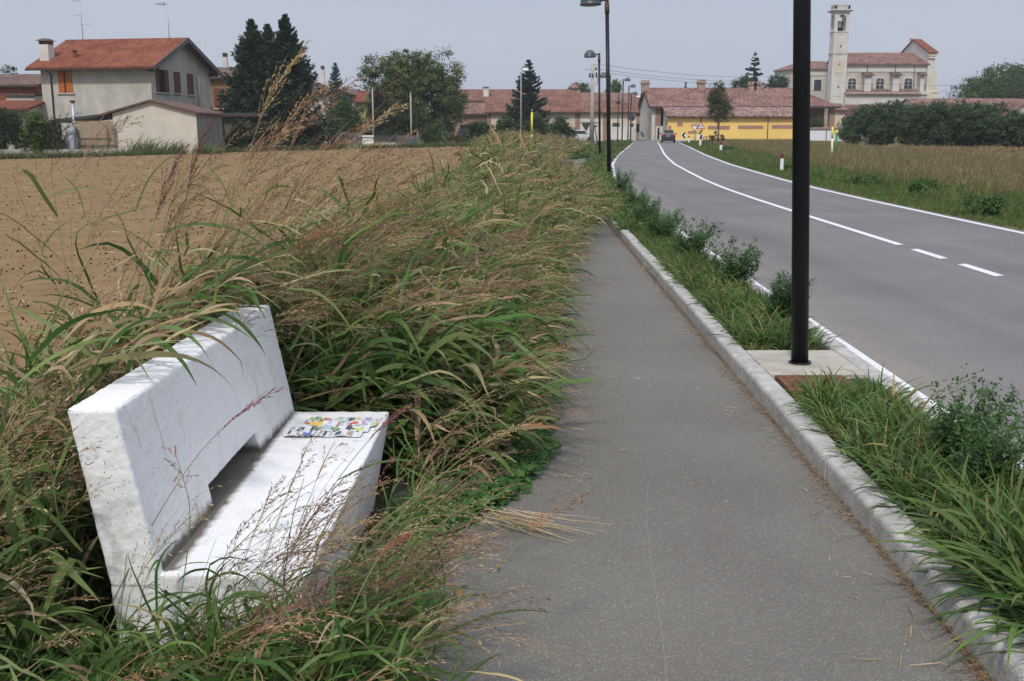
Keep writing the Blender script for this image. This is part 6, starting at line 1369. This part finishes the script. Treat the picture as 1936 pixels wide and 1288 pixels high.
# ================================================================== SINGLE PLANTS
def hero(name, label, base, ctrl, tip, r=.003, scol=(.16, .22, .07), pcol=(.22, .10, .085), Lp=.26, nb=14, leaves=(), pend=(.7, 0, -.5), open_=.3, sz=.012, ns=8, wsz=.004):
    """one tall grass stalk along a curve, with its leaves and seed head"""
    base, ctrl, tip = Vector(base), Vector(ctrl), Vector(tip); t = thing(name, base, label, 'grass stalk', 'single grass stalks standing out from the bank')
    pts = [base*(1-q)**2+ctrl*2*q*(1-q)+tip*q*q for q in np.linspace(0, 1, 12)]
    n = len(pts); g = M(); g.tube(pts, [r*(1-.6*k/n) for k in range(n)], 6); g.build('stem', mat('stalk_green' if scol[1] > scol[0] else 'stalk_tan', scol, .6, .3, var=.25, vscale=20), t)
    fd = FB(); d = (pts[-1]-pts[-2]).normalized(); panicles(fd, np.array([tuple(tip)]), np.array([tuple(d)]), Lp, np.array([pcol]), nb=nb, ns=ns, sz=sz, wsz=wsz, bw=.0016, bend=pend, open_=open_)
    fd.build('seed_head', t, [DRY])
    for (q, a, L, w_, c) in leaves:
        p = base*(1-q)**2+ctrl*2*q*(1-q)+tip*q*q; fb_ = FB()
        fb_.ribbons(np.array([tuple(p)]), np.array([[math.cos(a), math.sin(a)*.6, .55]]), L, w_, np.array([math.cos(a)*.5+.4, 0, -1.6]), 12, np.array([c]), roll=.1, tip=np.array([c])*.9)
        fb_.build('leaf', t)
GC = (.07, .14, .035); TC = (.40, .29, .155)
def g3(px, py, Y): return tuple(P(px, py, Y))
hero('grass_stalk', 'tallest grass stalk rising against the dark spruces, tan seed head at its tip', (-2.0, 5.3, 0), g3(430, 420, 5.4), g3(487, 240, 5.5), Lp=.42, pcol=(.44, .32, .16), nb=26, ns=13, sz=.018, wsz=.006, open_=.2, pend=(1.1, 0, -.1), leaves=[(.5, 0, .5, .018, GC), (.7, 3.0, .4, .014, TC)])
hero('grass_stalk', 'stalk with a drooping pink-brown seed head reaching over the white house', (-1.8, 5.0, 0), g3(440, 480, 5.2), g3(545, 290, 5.3), Lp=.46, pcol=(.30, .18, .11), nb=30, ns=13, sz=.018, wsz=.006, pend=(1.2, 0, -.3), open_=.22, leaves=[(.5, .3, .5, .018, GC), (.65, -.4, .5, .014, TC)])
hero('grass_stalk', 'stalk with two-toned seed head tip just under the bare pale poles', (-1.5, 5.6, 0), g3(560, 420, 5.6), g3(640, 305, 5.7), Lp=.42, pcol=(.42, .30, .17), nb=26, ns=12, sz=.018, wsz=.006, open_=.22, pend=(1.2, 0, -.5), leaves=[(.6, .2, .4, .016, GC)])
hero('grass_stalk', 'second drooping seed head left of the one over the white house', (-1.9, 4.7, 0), g3(420, 520, 5.0), g3(500, 310, 5.1), Lp=.44, pcol=(.36, .24, .14), nb=30, ns=13, sz=.018, wsz=.006, pend=(1.2, 0, -.3), open_=.22, leaves=[(.5, .3, .5, .02, GC), (.6, 3.3, .4, .014, TC)])
hero('grass_stalk', 'thin dark maroon seed head upright above the brown field, leftmost', (-2.25, 4.4, 0), g3(255, 560, 4.4), g3(292, 420, 4.4), Lp=.30, pcol=(.17, .08, .07), nb=20, ns=11, sz=.015, wsz=.005, pend=(.3, 0, .1), open_=.12, leaves=[(.6, 2.8, .4, .014, TC)])
hero('grass_stalk', 'thin dark seed head standing alone above the brown field, right of the leftmost', (-2.1, 4.7, 0), g3(330, 520, 4.7), g3(352, 370, 4.7), Lp=.30, pcol=(.19, .09, .075), nb=20, ns=11, sz=.015, wsz=.005, pend=(.5, 0, .0), open_=.12)
hero('grass_stalk', 'arched dry bare stalk bending over the field at the left', (-2.3, 4.1, 0), g3(190, 380, 4.2), g3(275, 366, 4.3), r=.004, Lp=.05, nb=4, scol=(.36, .25, .14), pcol=(.36, .25, .14), pend=(.9, 0, -.3))
hero('grass_stalk', 'bent stalk with a maroon seed head crossing in front of the white backrest', (-1.28, 2.72, .0), g3(300, 910, 2.78), g3(420, 812, 3.0), r=.0022, Lp=.20, pcol=(.24, .08, .08), pend=(.6, .1, -.1), open_=.10, nb=12, sz=.012)
hero('grass_stalk', 'pale oat-like seed head hanging in front of the lower backrest', (-.98, 2.55, .0), g3(384, 1000, 2.5), g3(352, 925, 2.52), r=.002, Lp=.10, pcol=(.40, .28, .20), pend=(-.3, 0, -.2), open_=.5, nb=9)
hero('grass_stalk', 'long stalk leaning right with a tan seed head at the path edge, lower one', (-.75, 2.62, .0), g3(720, 960, 3.05), g3(900, 850, 3.4), r=.003, Lp=.24, pcol=(.42, .31, .16), pend=(.8, 0, -.1), open_=.16, nb=16, leaves=[(.35, 0, .45, .015, GC), (.5, 2.9, .3, .012, GC)])
hero('grass_stalk', 'slender stalk with sparse reddish seed head leaning over the bare asphalt', (-.58, 2.45, .0), g3(900, 1120, 2.75), g3(1000, 1010, 2.95), r=.0022, Lp=.22, pcol=(.28, .12, .07), pend=(.9, 0, -.5), open_=.4, nb=12, leaves=[(.4, .1, .4, .014, GC)])
hero('grass_stalk', 'stalk crossing the white seat towards the newspaper with thin green head', (-.90, 2.6, .0), g3(580, 960, 2.9), g3(700, 830, 3.3), r=.0022, Lp=.22, pcol=(.26, .11, .09), pend=(.9, .1, .1), open_=.12, nb=14, leaves=[(.4, .2, .3, .012, GC), (.75, -.3, .30, .014, GC)])
hero('grass_stalk', 'bent stalk with red-brown head lying over the bottom path edge', (-.62, 2.3, .0), g3(690, 1080, 2.4), g3(720, 1050, 2.5), r=.003, Lp=.12, pcol=(.30, .11, .07), pend=(.9, 0, -.6), open_=.2, leaves=[(.5, .1, .4, .016, GC)])
rr = random.Random(5)
LBL = ['on the left part of the seat', 'on the middle of the seat', 'over the seat edge near the middle', 'before the near end of the seat', 'at the near front corner of the bench', 'right of the near front corner', 'over the seat, tallest of the thin ones', 'beside the lower seat front']
for k, (bx_, tx, ty) in enumerate(((-.95, 478, 1010), (-.86, 545, 930), (-.80, 600, 905), (-.9, 500, 960), (-.72, 640, 985), (-.6, 690, 960), (-.84, 570, 870), (-.66, 660, 1020))):
    hero('grass_stalk', 'thin green stalk with fine red-brown spikelets '+LBL[k], (bx_, 2.5+rr.uniform(-.1, .1), 0), g3(tx-60, ty+150, 2.6), g3(tx, ty, 2.75+rr.uniform(0, .3)), r=.0017, Lp=.16, pcol=(.24, .10, .08) if k % 2 else (.30, .22, .12), pend=(.7, 0, -.1), open_=.35, nb=9, ns=5, leaves=[(.5, rr.uniform(-.5, .5), .25, .011, GC)])
for k_, (bx_, by_, c_, t_, pc_, lab_) in enumerate((((-1.9), 5.0, (470, 470), (575, 330), (.36, .22, .13), 'feathery brown seed head low over the field, right of the tallest stalk'),
        ((-1.7), 5.2, (500, 520), (600, 370), (.40, .29, .17), 'green stalk with wide straw-coloured head under the drooping ones'),
        ((-2.0), 4.9, (400, 450), (455, 350), (.38, .28, .17), 'smaller seed head leaning over the field left of the tallest stalk'),
        ((-1.6), 5.4, (540, 500), (665, 345), (.33, .19, .12), 'rightmost of the feathery brown heads before the brown field'))):
    hero('grass_stalk', lab_, (bx_, by_, 0), g3(c_[0], c_[1], by_+.1), g3(t_[0], t_[1], by_+.2), Lp=.36, pcol=pc_, nb=26, ns=12, sz=.017, wsz=.0055, open_=.24, pend=(1.2, 0, -.4), leaves=[(.5, .2, .45, .016, GC), (.65, -.3, .4, .014, TC)])
# bundle of straw lying on the path
t = thing('straw_bundle', (.15, 4.0, 0), 'fan of pale dry straw lying on the asphalt at the end of the grass clump', 'straw bundle'); f = FB(); n = 60
a_ = np.array([-.06, 4.25, .05]); tips = np.stack([U(.08, .40, n), U(3.98, 4.16, n), U(.012, .05, n)], -1); dd = tips-a_
f.ribbons(np.repeat(a_[None], n, 0)+rng.normal(0, .035, (n, 3))*np.array([2, .8, .4]), dd, np.linalg.norm(dd, axis=1)*U(.6, 1, n), U(.002, .0045, n), np.array([0, 0, -.05]), 4, vary(pick([(.52, .40, .22), (.42, .30, .15)], [2, 1], n), n), prof='stem', roll=.5, kink=.10); f.build('stalks', t, [DRY])
# white litter
c = P(976, 490, 8.2); t = thing('litter_scrap', c, 'crumpled white scrap of paper caught in the tall grass', 'litter'); g = M(); rr = random.Random(2)
ring_ = [(c.x+.035*math.cos(a)*rr.uniform(.6, 1.2), c.y+.02*math.sin(a), c.z+.04*math.sin(a)*rr.uniform(.6, 1.2)) for a in np.linspace(0, 6.28, 9)[:-1]]
g.hexa(ring_, [(x+.006, y+.03, z+.006) for x, y, z in ring_]); g.build('scrap', WHT, t)
# purple flowering alfalfa bushes in the strip
def alfalfa(name, label, loc, h, w_, seed, n=900, nf=40, lf=.017):
    r_ = np.random.default_rng(seed); x, y, z = loc; t = thing(name, loc, label, 'wild plant', 'flowering alfalfa bushes in the roadside strip'); f = FB(); g = M(); ns = 46
    a = r_.uniform(0, 6.283, ns); q = r_.uniform(.1, 1, ns)**.6
    d = np.stack([np.cos(a)*q*w_/h*1.0+.16, np.sin(a)*q*w_/h, np.ones(ns)], -1)
    S = 6; base = np.stack([x+r_.normal(0, .05, ns), y+r_.normal(0, .05, ns), np.full(ns, z)], -1)
    cen = f.ribbons(base, d, h*r_.uniform(.45, 1.3, ns), .0035, np.array([.25, 0, -.1]), S, vary((.10, .15, .05), ns), prof='stem', roll=1.5)
    f.build('stems', t); f = FB(); fl = FB()
    k = r_.integers(0, ns, n); tt = r_.uniform(.12, 1, n)**.8*S*.999; i0 = tt.astype(int); fr_ = (tt-i0)[:, None]
    p = cen[k, i0]*(1-fr_)+cen[k, i0+1]*fr_+r_.normal(0, .018, (n, 3))
    for s_ in range(3):
        ad = r_.normal(0, 1, (n, 3)); f.leaves(p+nrm(ad)*lf*.6, nrm(r_.normal(0, .7, (n, 3))+np.array([0, -.2, 1])), r_.uniform(.7, 1.3, n)*lf, vary(pick([(.05, .115, .035), (.075, .15, .045), (.11, .18, .07)], [3, 3, 1], n), n), asp=.5)
    f.build('leaves', t)
    k = r_.integers(0, ns, nf); p = cen[k, -1]+r_.normal(0, .015, (nf, 3)); p = np.repeat(p, 7, 0)+r_.normal(0, .006, (nf*7, 3))
    fl.leaves(p, nrm(r_.normal(0, 1, (nf*7, 3))), .007, vary((.26, .15, .36), nf*7, .25, .08)); fl.build('flowers', t)
for k, (px, py, h, w_, lab) in enumerate(((1805, 900, .37, .18, 'large purple-flowered alfalfa bush nearest the camera, leaning over the road line'),
        (1850, 960, .34, .16, 'smaller alfalfa bush in front of the large purple-flowered one, lower right'),
        (1468, 612, .34, .20, 'purple-flowered bush just left of the near lamp post'),
        (1385, 555, .44, .27, 'dark dense alfalfa bush hiding the road line left of the near lamp post'),
        (1300, 492, .46, .30, 'tall thin-stemmed alfalfa bush before the middle gap of white line'),
        (1248, 455, .42, .32, 'alfalfa bush with purple haze of flowers near the kerb end'),
        (1212, 432, .48, .36, 'alfalfa bush behind the kerb end, in the thick of the weeds'),
        (1195, 400, .44, .36, 'far alfalfa bush in front of the second lamp post foot'),
        (1178, 372, .55, .3, 'small far weed bush at the curve of the road line'))):
    q = G(px, py, .1); q.x = min(q.x, RX(2.08, q.y)); alfalfa('alfalfa_bush', lab, tuple(q), h, w_, 60+k, n=2600 if k < 3 else 1700, lf=.021 if k < 3 else .027)
# low round bushes in the right verge
for k, (px, py, Yd, wpx, h, lab) in enumerate(((1860, 408, 0, 60, .45, 'low round green bush close to the right road line, nearest'), (1742, 366, 0, 60, .35, 'flat dark green bush on the right verge, second from the right'), (1650, 352, 0, 50, .28, 'small green clump on the verge left of the flat bush'), (1495, 322, 0, 30, .3, 'low clump of dark weeds at the foot of the nearest marker post'), (1372, 287, 0, 22, .35, 'small dark weed clump beside the second marker post'))):
    q = G(px, py, 0); wd = wpx*q.y/2000; t = thing('verge_bush', tuple(q), lab, 'shrub', 'low bushes on the right verge')
    lob = [(q.x+random.uniform(-.5, .5)*wd*.8, q.y+random.uniform(-.5, .5)*wd, h*.45, wd*.25, wd*.3, h*.45) for _ in range(6)]
    f = crown(lob, 1800, .05*(q.y/18)**.5, [(.05, .11, .03), (.07, .14, .035)], [1, 1], sd=.3); f.build('foliage', t)
    g = M(); limbs(g, (q.x, q.y, -.05), (q.x, q.y, h*.5), .02, [l[:3] for l in lob]); g.build('stems', BARK, t)

# ================================================================== HAZE
hz = bpy.data.materials.new('haze_air'); hz.use_nodes = True; n = hz.node_tree.nodes; n.remove(n['Principled BSDF'])
pv = n.new('ShaderNodeVolumePrincipled'); pv.inputs['Color'].default_value = (.86, .90, .97, 1); pv.inputs['Density'].default_value = .00035; pv.inputs['Anisotropy'].default_value = .1
hz.node_tree.links.new(pv.outputs[0], n['Material Output'].inputs['Volume'])
g = M(); g.box(-905, 905, -65, 1305, -1.1, 34); tag(g.build('haze', hz), kind='stuff', label='thin pale haze in the air over the whole place')
